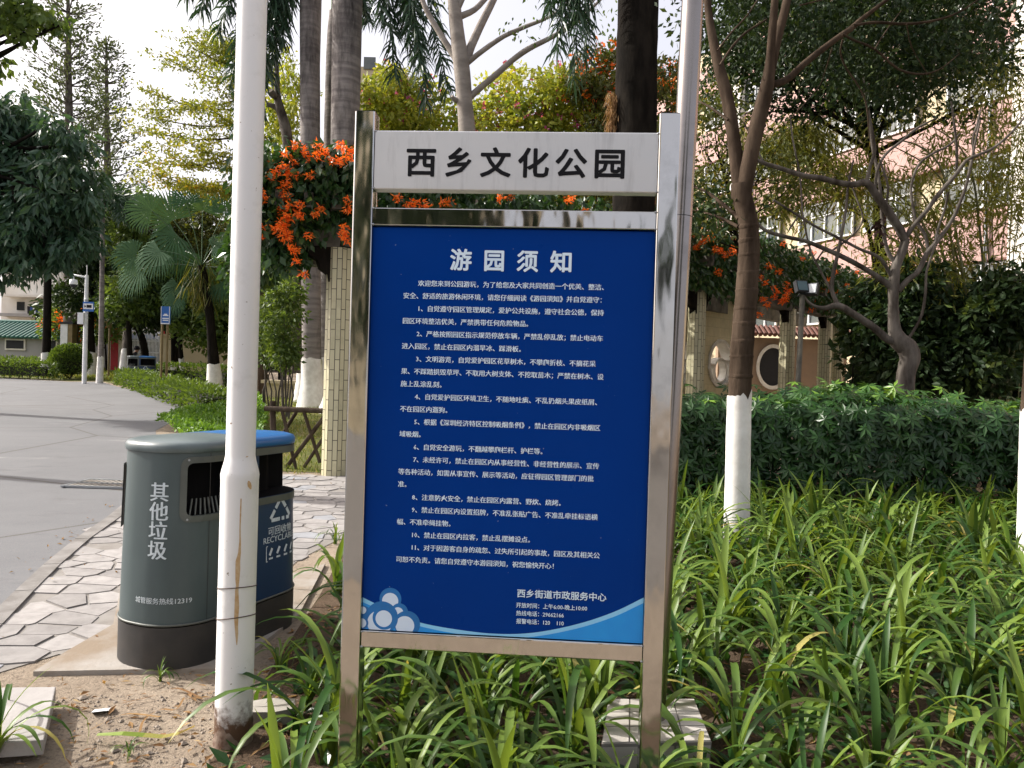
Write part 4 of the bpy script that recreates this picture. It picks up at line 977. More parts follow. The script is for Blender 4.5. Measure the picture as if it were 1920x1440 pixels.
# ------------------------------------------------------------------ pruned bare tree behind the hedge
dC = 10.3; bC = GD(1697, dC); tC = thing('pruned_tree', 'pruned bare tree with crooked grey limbs behind the hedge', 'tree', bC)
mb = MB()
limb(mb, [(1694, 800, 36), (1696, 745, 32), (1699, 700, 30), (1706, 672, 33), (1700, 652, 34), (1684, 637, 31), (1677, 615, 21), (1675, 570, 17), (1676, 535, 18), (1680, 500, 16), (1692, 470, 15), (1698, 448, 14)], dC, dC, 4, 12)
for tr in ([(1682, 640, 14), (1664, 636, 14), (1640, 615, 13), (1605, 592, 13), (1572, 573, 12), (1545, 578, 8), (1520, 570, 5), (1502, 548, 3)],
           [(1572, 574, 8), (1560, 545, 7), (1562, 515, 7), (1572, 470, 6), (1585, 400, 5), (1590, 350, 4), (1600, 300, 3)], [(1566, 560, 5), (1545, 520, 4), (1520, 470, 3.5), (1505, 400, 3), (1500, 330, 3), (1486, 260, 3), (1482, 215, 2.5)],
           [(1673, 540, 12), (1650, 522, 10), (1620, 503, 9), (1585, 484, 9), (1550, 468, 8), (1510, 452, 7), (1470, 443, 7), (1432, 430, 6), (1405, 400, 4)],
           [(1672, 520, 7), (1655, 490, 6), (1640, 478, 6), (1610, 466, 5), (1580, 450, 5), (1530, 425, 4.5), (1490, 400, 4), (1450, 375, 4)],
           [(1697, 452, 14), (1683, 425, 15), (1662, 392, 15), (1645, 370, 14), (1625, 343, 13), (1600, 346, 11), (1570, 342, 10), (1540, 334, 10), (1505, 329, 9), (1465, 316, 8), (1425, 303, 7), (1385, 280, 4)],
           [(1624, 346, 7), (1632, 310, 6), (1640, 280, 6), (1630, 220, 5), (1622, 170, 4), (1612, 110, 3)], [(1640, 360, 5), (1645, 320, 5), (1660, 290, 5), (1690, 265, 4.5), (1720, 240, 4), (1755, 222, 3)],
           [(1683, 545, 12), (1702, 525, 10), (1722, 508, 9), (1738, 475, 9), (1755, 455, 8), (1772, 432, 7), (1786, 410, 6), (1800, 380, 6), (1812, 345, 5), (1820, 310, 5), (1828, 270, 4), (1838, 225, 3)],
           [(1697, 448, 9), (1712, 425, 8), (1735, 398, 8), (1762, 362, 8), (1790, 330, 7), (1810, 303, 6), (1830, 292, 5.5), (1862, 278, 5), (1895, 250, 4), (1925, 215, 3.5)],
           [(1793, 322, 5), (1794, 285, 4.5), (1790, 240, 4), (1783, 190, 3)], [(1826, 292, 4.5), (1824, 260, 4), (1832, 235, 4), (1838, 205, 3)], [(1740, 470, 6), (1734, 440, 6), (1718, 415, 6), (1712, 390, 5), (1708, 350, 4.5), (1722, 310, 4), (1745, 290, 4), (1780, 272, 4), (1800, 250, 3)],
           [(1684, 500, 8), (1664, 470, 7), (1655, 420, 6.5), (1652, 370, 6), (1645, 320, 5.5), (1635, 270, 5), (1630, 215, 4)], [(1690, 650, 6), (1710, 625, 5), (1728, 590, 5), (1735, 550, 4.5), (1737, 510, 4), (1748, 475, 4), (1760, 440, 3)],
           [(1752, 458, 5), (1760, 425, 4), (1772, 390, 4), (1778, 360, 4)], [(1560, 470, 4), (1600, 440, 3.5), (1618, 410, 3), (1605, 370, 3), (1590, 330, 3)], [(1500, 400, 3), (1480, 430, 3)], [(1430, 302, 4), (1415, 270, 3), (1395, 230, 3)],
           [(1660, 390, 4), (1665, 350, 4), (1650, 300, 3.5)], [(1545, 468, 3), (1530, 490, 3)]):
    limb(mb, tr, dC, dC + rng.uniform(-.5, .5), 3, 7)
mb.build('trunk', M['bark_c'], tC)
mb = MB(); pp = np.array([tuple(P(1652 + rng.normal(0, 5), 425 + rng.normal(0, 14), dC - .1)) for _ in range(26)]); leaves(mb, pp, rdir(26) + [0, 0, -.8], .13, .05, rng.random(26) * .2); mb.build('dead_leaves', pm('dead_leaf_brown', (.05, .02, .015), rough=.9), tC)

# ------------------------------------------------------------------ trees behind the right side
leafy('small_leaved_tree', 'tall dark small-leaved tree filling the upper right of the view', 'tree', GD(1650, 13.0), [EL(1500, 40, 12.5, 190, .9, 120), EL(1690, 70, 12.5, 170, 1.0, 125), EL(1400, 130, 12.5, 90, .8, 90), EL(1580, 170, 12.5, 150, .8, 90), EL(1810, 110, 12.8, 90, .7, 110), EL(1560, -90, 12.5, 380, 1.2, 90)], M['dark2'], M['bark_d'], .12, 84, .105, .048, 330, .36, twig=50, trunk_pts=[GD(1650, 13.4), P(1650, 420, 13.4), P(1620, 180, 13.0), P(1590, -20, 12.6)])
leafy('sparse_tree', 'thin sparse-leaved tree between the forked trunk and the pink building', 'tree', GD(1395, 11.6), [EL(1340, 330, 11.5, 60, .5, 110), EL(1345, 200, 11.5, 60, .5, 60), EL(1470, 330, 11.5, 60, .5, 90), EL(1340, 400, 11.4, 60, .5, 45)], M['olive'], M['bark_d'], .04, 28, .085, .04, 150, .34, twig=30, trunk_pts=[GD(1395, 11.6), P(1392, 560, 11.6), P(1375, 400, 11.5), P(1350, 300, 11.5)])
leafy('olive_foliage_tree', 'light olive-green feathery tree in front of the pink building', 'tree', GD(1640, 14.5), [EL(1440, 270, 13.5, 60, .6, 45), EL(1490, 290, 13.5, 60, .6, 55), EL(1530, 250, 13.5, 50, .6, 40), EL(1600, 330, 13.8, 70, .5, 60), EL(1480, 390, 13.8, 60, .5, 30)], M['bamboo'], M['bark_d'], .05, 42, .20, .03, 105, .38, down=.9, out=.4, trunk_pts=[GD(1640, 14.5), P(1640, 500, 14.5), P(1590, 350, 14.2), P(1500, 270, 13.8)])
for lb, px, d, els in (('dense dark bush directly behind the pruned tree', 1690, 12.6, [(1665, 640, 75, 80), (1740, 620, 90, 90), (1635, 580, 40, 50), (1700, 540, 60, 40)]), ('dense dark bush right of the pruned tree near the edge', 1840, 12.0, [(1840, 640, 90, 100), (1890, 580, 80, 80), (1790, 690, 100, 60)])):
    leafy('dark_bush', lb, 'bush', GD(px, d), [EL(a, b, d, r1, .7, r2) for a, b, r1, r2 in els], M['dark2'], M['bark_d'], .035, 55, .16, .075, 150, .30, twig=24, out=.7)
    o = bpy.data.objects['dark_bush' if px == 1690 else ('dark_bush.001' if px == 1840 else 'dark_bush.002')]
    mb = MB()
    for i in range(9):
        b = GD(px + rng.uniform(-90, 90), d + rng.uniform(-.3, .5)); tube(mb, [b, b + Vector((rng.uniform(-.1, .1), 0, .6)), b + Vector((rng.uniform(-.3, .3), 0, 1.5))], [.022, .018, .01], 6)
    mb.build('stems', M['bark_d'], o)
# bamboo
bb_ = GD(1880, 13.2); tb = thing('bamboo_clump', 'arching bamboo clump with feathery yellow-green leaves at the right', 'bamboo', bb_)
mb = MB(); tips = []
for i, (xe, ye, xm, ym) in enumerate([(1700, 330, 1800, 560), (1640, 290, 1770, 480), (1760, 180, 1830, 460), (1800, 60, 1850, 380), (1740, 420, 1815, 570), (1860, -40, 1875, 350), (1900, 60, 1895, 380), (1930, 150, 1905, 450), (1830, 250, 1870, 500), (1780, 540, 1850, 650), (1880, 250, 1890, 500), (1950, 20, 1915, 380), (1560, 360, 1720, 470), (1850, 140, 1870, 420), (1620, 420, 1740, 560), (1680, 480, 1790, 600), (1700, 250, 1800, 480), (1580, 300, 1730, 470), (1900, 330, 1890, 520), (1660, 200, 1780, 420)]):
    d = 12.6 + rng.uniform(-.5, .7); p, r = smooth_path([GD(1880 + rng.uniform(-35, 35), d), P(xm + rng.uniform(-25, 25), ym, d), P((xm + xe) / 2 + 14, (ym + ye) / 2 - 30, d), P(xe - rng.uniform(0, 90), ye + rng.uniform(0, 60), d)], np.array([.022, .020, .014, .006]) * (1 if xe < 1790 else .45), 6)
    tube(mb, p, r, 7); tips.append(p[6:])
mb.build('culms', M['culm'], tb)
mb = MB(); cs = np.concatenate([t_[rng.integers(0, len(t_), 24)] + rng.normal(size=(24, 3)) * [.30, .25, .22] for t_ in tips]); clumps(mb, cs, .32, 20, .17, .026, .6, .5, .8); mb.build('foliage', M['bamboo'], tb)
# ------------------------------------------------------------------ pergola with tiled columns
FR = [(455, 8.95), (632, 9.05), (860, 10.1), (1085, 11.3), (1303, 13.3), (1474, 17.2), (1545, 19.6), (1640, 23.0)]
fr = [GD(px, d) for px, d in FR]
def off_(i, w_):
    a, b = fr[max(0, i - 1)], fr[min(len(fr) - 1, i + 1)]; d = (b - a); d.z = 0; d.normalize(); n = Vector((-d.y, d.x, 0)); return fr[i] + n * w_
bk = [off_(i, 2.2) for i in range(len(fr))]
for b in bk: b.z = gz(b.y)
perg = thing('pergola', 'long curved concrete pergola on cream tiled columns under an orange flowering vine', 'pergola', fr[1])
def column(p, h, r=.145, top=True):
    mb = MB(); n = 8; an = [2 * math.pi * (k + .5) / n for k in range(n)]; fl = 2 * r * math.sin(math.pi / n); V = []; Fs = []; uv = []
    for z in (-.05, h): V += [(p.x + r * math.cos(a), p.y + r * math.sin(a), p.z + z) for a in an]
    for j in range(n):
        Fs.append((j, (j + 1) % n, n + (j + 1) % n, n + j)); uv += [(j * .11, 0), (j * .11 + .11, 0), (j * .11 + .11, h), (j * .11, h)]
    mb.add(np.array(V), np.array(Fs), uv=uv); mb.build('column', M['coltile'], perg)
HB_ = 2.66
for i in range(1, 7): column(fr[i], HB_, .155 if i < 5 else .17)
for i in (3, 4, 5, 6): column(bk[i], HB_, .155)
column(fr[6] + Vector((.42, .25, 0)), HB_, .16)
def beam(path, z0, z1, wd):
    mb = MB()
    for a, b in zip(path[:-1], path[1:]):
        d = (b - a); L = d.length; d2 = Vector((d.x, d.y, 0)).normalized(); c = (a + b) / 2
        Mx = Matrix((( d2.x, -d2.y, 0), (d2.y, d2.x, 0), (0, 0, 1)))
        box(mb, (c.x, c.y, c.z + (z0 + z1) / 2), (L + .02, wd, z1 - z0), M=Mx)
    mb.build('beam', M['pcon'], perg)
beam(fr, HB_ + .002, HB_ + .34, .26); beam(bk, HB_ + .002, HB_ + .34, .26)
for i in range(len(fr) - 1):
    for k in range(4):
        f_ = (k + .5) / 4; a = fr[i].lerp(fr[i + 1], f_); b = bk[i].lerp(bk[i + 1], f_); d = (b - a); d.z = 0; L = d.length; d.normalize(); a2, b2 = a - d * .5, b + d * .4; c = (a2 + b2) / 2
        mb = MB(); box(mb, (c.x, c.y, (a.z + b.z) / 2 + HB_ + .43), ((b2 - a2).length, .10, .17), M=Matrix(((d.x, -d.y, 0), (d.y, d.x, 0), (0, 0, 1)))); mb.build('rafter', M['pcon'], perg)
for i in (1, 3, 4, 5, 6):                             # scalloped brackets under the beam
    a, b = fr[max(0, i - 1)], fr[min(len(fr) - 1, i + 1)]; d = (b - a); d.z = 0; d.normalize(); mb = MB(); n = Vector((-d.y, d.x, 0))
    pr = [(-.42, HB_), (-.38, HB_ - .1), (-.27, HB_ - .16), (-.24, HB_ - .25), (-.15, HB_ - .31), (-.14, HB_ - .40), (.14, HB_ - .40), (.15, HB_ - .31), (.24, HB_ - .25), (.27, HB_ - .16), (.38, HB_ - .1), (.42, HB_)]
    extrude(mb, pr, fr[i] - n * .07, fr[i] + n * .07, d, (0, 0, 1)); 
    k_ = mb.build('bracket', M['bark_d'], perg)
# trumpet vine over the pergola
vt = thing('trumpet_vine', 'orange trumpet vine draped thickly over the pergola top', 'vine', fr[0])
vp, _ = smooth_path([tuple(f) for f in fr], None, 14); cs = []; fl = []
for k in range(2100):
    i = rng.integers(0, len(vp) - 1) if k < 1500 else rng.integers(50, len(vp) - 8); p = vp[i] + (vp[i + 1] - vp[i]) * rng.random(); dd = vp[i + 1] - vp[i]; nrm_ = np.array([-dd[1], dd[0], 0]) / np.linalg.norm(dd[:2])
    if k % 3: w_, z = rng.uniform(-.45, -.05), rng.uniform(2.72, 3.72) if i < 60 else rng.uniform(2.85, 3.85)
    else: w_, z = rng.uniform(-.3, 2.4), rng.uniform(3.1, 3.75 if i < 60 else 3.5)
    if i < 34 and i > 4 and z < 2.95 and rng.random() < .65: z += .4
    cs.append(p + nrm_ * w_ + np.array([0, 0, z]))
    if rng.random() < .16 and z > 2.9 and w_ < 0.1: fl.append(cs[-1] - nrm_ * .22 + [0, 0, .05])
pend = []                                             # the hanging end left of the first column
for k in range(190):
    px = rng.normal(530, 24); pend.append(np.array(tuple(P(px, rng.uniform(300, 490 if abs(px - 535) < 26 else 420), 8.75 + rng.uniform(-.1, .3)))))
for k in range(60): pend.append(np.array(tuple(P(rng.uniform(440, 500), rng.uniform(340, 530), 9.2 + rng.uniform(-.1, .4)))))
for k in range(70): pend.append(np.array(tuple(P(rng.uniform(560, 660), rng.uniform(290, 380), 8.7 + rng.uniform(-.1, .2)))))
mb = MB(); a_ = np.concatenate([np.array(cs), np.array(pend)])
clumps(mb, a_, .20, 17, .125, .068, .75, .35, .9, rbase=rng.random(len(a_))); mb.build('foliage', M['vine'], vt)
def trumpet(mb, c, s=1.0):
    n = 34; d = rdir(n) * [1, 1, .7] + [0, -.3, -.25]; b = np.array(tuple(c)) + rdir(n) * .042 * s
    leaves(mb, b, d, .062 * s * rng.uniform(.6, 1.2, n), .019 * s, rng.random(n))
def cluster(c, s_=1.0):
    mb = MB(); trumpet(mb, c, s_); mb.build('flower_cluster', M['orange'], vt)
for x, y in ((536, 285), (553, 300), (575, 283), (600, 278), (612, 285), (632, 273), (648, 280), (640, 305), (655, 295), (634, 300), (583, 330), (545, 318), (530, 310), (516, 322), (510, 333), (540, 330), (555, 325), (537, 345), (530, 350), (533, 368), (541, 365),
             (536, 385), (529, 388), (546, 388), (533, 402), (541, 405), (538, 418), (528, 420), (535, 430), (525, 425), (515, 428), (532, 440), (541, 442), (537, 448), (545, 465), (555, 470), (556, 492), (562, 384), (563, 400), (558, 402), (595, 398), (600, 390), (650, 375), (656, 390), (648, 425), (645, 440), (640, 443), (655, 447), (579, 437), (493, 370), (496, 362), (492, 430), (490, 440), (665, 280), (580, 300), (595, 292), (620, 300), (570, 515)):
    c = P(x + rng.normal(0, 2), y + rng.normal(0, 2), 8.42 + rng.uniform(-.05, .1)); cluster(c, .9)
for x, y, d in ((745, 372, 9.0), (765, 385, 9.1), (775, 381, 9.1), (790, 380, 9.1), (800, 388, 9.2), (938, 370, 9.8), (1070, 372, 10.6), (1300, 442, 12.6), (1322, 450, 12.6), (1335, 446, 12.7), (1343, 466, 12.8), (1352, 470, 12.8), (1362, 478, 13), (1376, 468, 13), (1347, 510, 12.8), (1440, 498, 14.8), (1452, 503, 15), (1460, 508, 15.2), (1424, 522, 14.5), (1433, 530, 14.5), (1450, 540, 15), (1455, 548, 15), (1452, 556, 15), (1470, 562, 15), (1475, 555, 15), (1466, 565, 15), (1478, 545, 15.2), (1430, 560, 14.5), (1438, 570, 14.7), (1422, 590, 14.3), (1528, 560, 18.2), (1535, 570, 18.5), (1520, 580, 18), (1548, 575, 19), (1590, 565, 20), (1310, 428, 12.4), (1294, 436, 12.4), (1475, 530, 15.5)):
    cluster(P(x, y, d - .25), 1.0 + .03 * (d - 9))
mb = MB()
for c in fl[:60]: trumpet(mb, c, .9)
mb.build('flowers', M['orange'], vt)['kind'] = 'stuff'

# floodlight on its post by the hedge
d = 10.0; fp = GD(1494, d); fl_ = thing('floodlight_post', 'grey post with two floodlights in front of the pergola', 'floodlight', fp)
mb = MB(); zt_ = P(1496, 552, d).z; tube(mb, [fp, Vector((fp.x + .04, d, zt_))], .034, 10); mb.build('post', M['pcon'], fl_)
for cx, cy, rz_, mt in ((1502, 538, .25, 'lamp_glass'), (1522, 543, -.7, 'alu')):
    c = P(cx, cy, d - .05); mb = MB(); Mx = Matrix.Rotation(rz_, 3, 'Z') @ Matrix.Rotation(-.35, 3, 'X'); box(mb, c, (.165, .07, .155), M=Mx); h = mb.build('lamp_head', M['gasket'], fl_)
    mb = MB(); box(mb, c + Mx @ Vector((0, -.038, 0)), (.135, .006, .125), M=Mx); mb.build('lens', M[mt], h)
mb = MB(); tube(mb, [P(1496, 556, d), P(1500, 550, d - .04), P(1522, 553, d - .03)], .012, 6); mb.build('arm', M['gasket'], fl_)

# garden wall with moon windows behind the pergola
wa, wb = GD(1236, 17.6), GD(1400, 20.6); gw = thing('moon_window_wall', 'yellow tiled garden wall with round white moon windows behind the pergola', 'wall', wa)
wdv = wb - wa; WL = Vector((wdv.x, wdv.y, 0)).length; wd_ = Vector((wdv.x, wdv.y, 0)) / WL; wn = Vector((wd_.y, -wd_.x, 0))
def wpt(px, py):
    r = ray(px, py); t = (wa - CAMP).dot(wn) / r.dot(wn); q = CAMP + r * t; return (q - wa).dot(wd_), q.z
rings = []
for px, py, hpx in ((1351, 682, 44), (1272, 680, 44)):
    u, z = wpt(px, py); _, z2 = wpt(px, py - hpx); rings.append((u, z, z2 - z))
mb = MB(); nx, nz_ = 60, 34; zb = gz(wa.y) - .3; ztp = 3.75; us = np.linspace(-.8, WL, nx); zs_ = np.linspace(zb, ztp, nz_)
V = [tuple(wa * 1 + wd_ * u + Vector((0, 0, z - wa.z))) for z in zs_ for u in us]; Fs = []; uv = []
for i in range(nz_ - 1):
    for j in range(nx - 1):
        uc, zc = (us[j] + us[j + 1]) / 2, (zs_[i] + zs_[i + 1]) / 2
        if any((uc - a) ** 2 + (zc - b) ** 2 < (r * .98) ** 2 for a, b, r in rings): continue
        Fs.append((i * nx + j, i * nx + j + 1, (i + 1) * nx + j + 1, (i + 1) * nx + j)); uv += [(zs_[i], us[j]), (zs_[i], us[j + 1]), (zs_[i + 1], us[j + 1]), (zs_[i + 1], us[j])]
mb.add(np.array(V), np.array(Fs), uv=uv); mb.build('wall', M['walltile'], gw)
def wring(u, z, r0, r1, t0, t1, name, par):
    mb = MB(); n = 40; V = []; Fs = []
    for r, o in ((r0, t1), (r1, t1), (r1, t0), (r0, t0)):
        for k in range(n):
            a = 2 * math.pi * k / n; V.append(tuple(wa + wd_ * (u + r * math.cos(a)) + Vector((0, 0, z + r * math.sin(a) - wa.z)) + wn * o))
    for q in range(4):
        for k in range(n): Fs.append((q * n + k, q * n + (k + 1) % n, ((q + 1) % 4) * n + (k + 1) % n, ((q + 1) % 4) * n + k))
    mb.add(np.array(V), np.array(Fs), smooth=False); return mb.build(name, M['ringp'], par)
for u, z, r in rings:
    o = wring(u, z, r * .90, r * 1.04, -.28, .03, 'moon_window', gw); wring(u + r * .12, z - r * .28, r * .46, r * .54, -.22, -.02, 'inner_ring', o)
    for px_, pz_, L_ in ((-.62, -.05, r * .55), (.6, .15, r * .6)):
        mb = MB(); c = wa + wd_ * (u + px_ * r) + Vector((0, 0, z + pz_ * r - wa.z)) - wn * .12
        box(mb, c, (L_, .2, .035), M=Matrix(((wd_.x, -wd_.y, 0), (wd_.y, wd_.x, 0), (0, 0, 1)))); mb.build('shelf', M['ringp'], o)
# second pale wall with an oval opening and tiled coping further back
o2 = GD(1440, 24.6); pw_ = thing('garden_pavilion', 'peach coloured garden pavilion wall under a terracotta tiled coping', 'pavilion', o2)
mb = MB(); box(mb, (o2.x + .6, 25.2, o2.z + 1.1), (4.2, .3, 2.3)); mb.build('wall', M['peach'], pw_)
mb = MB()
for k in range(28): tube(mb, [(o2.x - 1.5 + k * .155, 24.65, o2.z + 2.33), (o2.x - 1.5 + k * .155, 25.15, o2.z + 2.62)], .075, 6)
mb.build('roof', M['rooft'], pw_)
mb = MB(); c_ = P(1449, 688, 25.0); n = 32; V = []
for r, yy in ((.62, 25.03), (.74, 25.03), (.74, 24.96), (.62, 24.96)): V += [(c_.x + r * .72 * math.cos(2 * math.pi * k / n), yy, c_.z + r * math.sin(2 * math.pi * k / n)) for k in range(n)]
mb.add(np.array(V), np.array([(q * n + k, q * n + (k + 1) % n, ((q + 1) % 4) * n + (k + 1) % n, ((q + 1) % 4) * n + k) for q in range(4) for k in range(n)])); mb.build('oval_window_ring', M['ringp'], pw_)
mb = MB(); mb.add([(c_.x + .62 * .72 * math.cos(2 * math.pi * k / n), 25.035, c_.z + .62 * math.sin(2 * math.pi * k / n)) for k in range(n)], [list(range(n))[::-1]]); mb.build('oval_window', M['gasket'], pw_)

# ------------------------------------------------------------------ pink building
bd_ = Vector((.366, -.93, 0)).normalized(); b0 = GD(1500, 29.0); bn_ = Vector((-bd_.y, bd_.x, 0)) * -1
if bn_.y > 0: bn_ = -bn_
pk = thing('pink_building', 'pink and cream four storey building with rows of white framed windows at the right', 'building', b0)
BMx = Matrix(((bd_.x, -bn_.x, 0), (bd_.y, -bn_.y, 0), (0, 0, 1)))
def bp_(u, z, off=0): return b0 + bd_ * u + bn_ * off + Vector((0, 0, z - b0.z))
def bbox(u, z, w_, h_, off, th, m, name, par): mb = MB(); box(mb, bp_(u, z, off - th / 2), (w_, th, h_), M=BMx); return mb.build(name, m, par)
bbox(4, 8.2, 44, 17, -.25, 9, M['cream'], 'wall', pk)
FH = 3.05; Z0 = 4.45
for f_ in range(4):
    zc = Z0 + f_ * FH
    bbox(4, zc + 1.5, 44, 1.45, .02, .27, M['pink'], 'spandrel', pk)
    bbox(4, zc + .76, 44, .06, .05, .3, M['red' if False else 'rooft'], 'trim_line', pk)
    k = 0; u = -16.5
    while u < 16:
        wn_ = 2.6 if k % 3 else 1.9
        fr_ = bbox(u + wn_ / 2, zc, wn_, 1.36, -.10, .12, M['glass'], 'window', pk); mb = MB()
        nb = 4 if k % 3 else 3
        for q in range(nb + 1): box(mb, bp_(u + wn_ * q / nb, zc, -.06), (.055, .07, 1.4), M=BMx)
        for zz in (-.69, .22, .69): box(mb, bp_(u + wn_ / 2, zc + zz, -.055), (wn_ + .05, .075, .06), M=BMx)
        mb.build('frame', M['whitep'], fr_); u += wn_ + (.55 if k % 2 else 1.15); k += 1
for i, (u, zc) in enumerate(((-1.6, 5.55), (3.2, 8.6), (-8.2, 8.6), (6.1, 11.65), (-6.0, 5.55), (11.2, 8.6))):
    a_ = bbox(u, zc, .85, .6, .42, .32, M['whitep'], 'air_conditioner', pk)
    mb = MB(); lathe(mb, (0, 0, 0), [(.01, 0), (.22, 0)], 16); 
    Vv = mb.v[0]; q_ = bp_(u - .12, zc, .425); mb.v = [np.array([tuple(q_ + bd_ * float(a[0]) + Vector((0, 0, float(a[1])))) for a in x]) for x in mb.v]; mb.build('fan_grille', M['gasket'], a_)
for u in (-4.2, -13.5, 8.5): bbox(u, 8.2, .75, 16.8, .22, .24, M['white'], 'pilaster', pk)
for u in (-2.95, -12.6, 7.4): 
    mb = MB(); tube(mb, [bp_(u, .8, .12), bp_(u, 16, .12)], .05, 6); mb.build('drain_pipe', M['alu'], pk)

# ------------------------------------------------------------------ royal palms
def frond(mb, S, E, up, n=58, L=.62, W=.046, rac=None):
    S, E = np.array(tuple(S)), np.array(tuple(E)); Cc = S + (E - S) * np.array([.45, .45, 0]) + np.array([0, 0, up]); ts = np.linspace(0, 1, 20)
    path = np.array([(1 - t) ** 2 * S + 2 * t * (1 - t) * Cc + t * t * E for t in ts]); tube(rac or mb, path, np.linspace(.035, .006, 20), 5, caps=False)
    t = np.repeat(np.linspace(.16, 1, n), 4); i = np.clip((t * 19).astype(int), 0, 18); f_ = (t * 19 - i)[:, None]; p = path[i] * (1 - f_) + path[i + 1] * f_; T = unit(path[i + 1] - path[i])
    sd = unit(np.cross(T, rdir(len(t)))); s = 1.0; l = L * 1.35 * (np.sin(np.clip(t, .05, .95) * math.pi) * .55 + .5) * rng.uniform(.8, 1.1, len(t))
    dr = sd * s * rng.uniform(.5, 1.1, (len(t), 1)) + T * .6 + np.array([0, 0, -1]) * rng.uniform(0, .55, (len(t), 1)) + rng.normal(size=(len(t), 3)) * .12; dr = unit(dr)
    side = unit(np.cross(dr, rdir(len(t)))); w_ = W * rng.uniform(.7, 1.2, (len(t), 1)); m1 = p + dr * l[:, None] * .5; en = p + unit(dr + np.array([0, 0, -.32])) * l[:, None]
    V = np.stack([p - side * w_ * .3, p + side * w_ * .3, m1 + side * w_ * .5, m1 - side * w_ * .5, en], 1); b = np.arange(len(t))[:, None] * 5
    mb.add(V.reshape(-1, 3), b + np.array([[0, 1, 2, 3]]), np.clip(rng.normal(.4, .25, len(t)), 0, 1)); mb.v.append(np.zeros((0, 3)))
    mb.add(np.stack([m1 - side * w_ * .5, m1 + side * w_ * .5, en], 1).reshape(-1, 3), np.arange(len(t))[:, None] * 3 + np.array([[0, 1, 2]]), .4)
def royal(label, px, d, wpx, wash_h, zc, ends, base=None, wtop=None, n_extra=7, lean=0):
    b = GD(px, d); t = thing('royal_palm', label, 'palm tree', b, 'royal palms'); r = wpx * d / F / 2
    tx = b.x + lean; pts = [b + Vector((0, 0, -.1)), b + Vector((0, 0, .05)), b + Vector((lean * .03, 0, .45)), b + Vector((lean * .1, 0, 1.2)), Vector((b.x + lean * .45, b.y, zc * .45)), Vector((b.x + lean * .8, b.y, zc * .8)), Vector((tx, b.y, zc - 1.5))]
    p, rr = smooth_path(pts, [r * 1.55, r * 1.45, r * 1.12, r * .98, r, r * (wtop or 1.0), r * .72], 6); mb = MB(); tube(mb, p, rr, 20, wob=.008); mb.build('trunk', M['palm'], t)
    if wash_h: whitewash(t, p[1:], rr[1:], wash_h)
    mb = MB(); tube(mb, [(tx, b.y, zc - 1.5), (tx, b.y, zc - .6), (tx, b.y, zc + .1)], [r * .74, r * .62, r * .3], 14); mb.build('crownshaft', M['shaft'], t)
    mb = MB(); rc = MB(); top = Vector((tx, b.y, zc))
    for e in ends: frond(mb, top, e, .5, 130, rac=rc)
    for k in range(n_extra):
        a = 2.4 * k + 1; q = top + Vector((2.3 * math.cos(a), 2.0 * math.sin(a) + .5, rng.uniform(-.6, 1.6))); frond(mb, top, q, 1.6, 44, rac=rc)
    rc.build('frond_stalks', M['shaft'], t); mb.build('fronds', M['frond'], t); return t
royal('royal palm with ridged grey trunk and white foot, left of the tiled column', 587, 18.9, 36, 1.28, 13.4, [P(452, 225, 18.3), P(432, 160, 18.7), P(485, 215, 18.4), P(375, 20, 18.6), P(530, 80, 18.6), P(465, 130, 19.3), P(350, -10, 19.4), P(410, 60, 18.0), P(505, 150, 18.9)], lean=-.42)
royal('thickest royal palm trunk, rising directly beside the left board post', 641, 17.6, 52, 1.25, 13.6, [P(800, 190, 17.2), P(740, 140, 17.4), P(838, 165, 17.3), P(770, 100, 17.6), P(715, 40, 17.0), P(790, 130, 16.8)], wtop=1.06, lean=-.15)
royal('slim royal palm half hidden between the two thicker trunks', 609, 24.5, 27, 1.25, 14.4, [P(690, 40, 24)], n_extra=6)
royal('royal palm standing behind the ridged trunk, only its white foot in view', 571, 21.0, 26, 1.3, 14.6, [P(520, 40, 21)], n_extra=6)
db = GD(1193, 10.8); dt = thing('broad_tree', 'broad nearly black tree trunk with fibrous side behind the header plate', 'tree', db)
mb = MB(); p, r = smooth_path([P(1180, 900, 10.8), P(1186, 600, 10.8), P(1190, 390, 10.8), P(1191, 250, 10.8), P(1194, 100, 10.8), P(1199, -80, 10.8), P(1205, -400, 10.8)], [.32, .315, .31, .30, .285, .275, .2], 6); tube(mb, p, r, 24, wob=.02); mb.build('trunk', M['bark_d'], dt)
mb = MB(); n = 700; q = np.array([tuple(P(1150 + rng.normal(0, 5), rng.uniform(170, 262), 10.75 + rng.uniform(-.1, .1))) for _ in range(n)]); leaves(mb, q, rdir(n) * [.35, .35, .2] + [-.15, -.1, -.9], .16, .012, rng.random(n)); mb.build('fibres', M['dry'], dt)
mb = MB(); rc = MB(); top = P(1120, -330, 10.8)
for e in (P(1076, 150, 10.2), P(1045, 90, 10.3), P(1062, 40, 10.6), P(1098, 110, 10.5), P(1030, 20, 10.4)): frond(mb, top, e, .3, 120, .40, .030, rac=rc)
rc.build('frond_stalks', M['shaft'], dt); mb.build('fronds', M['frond'], dt)

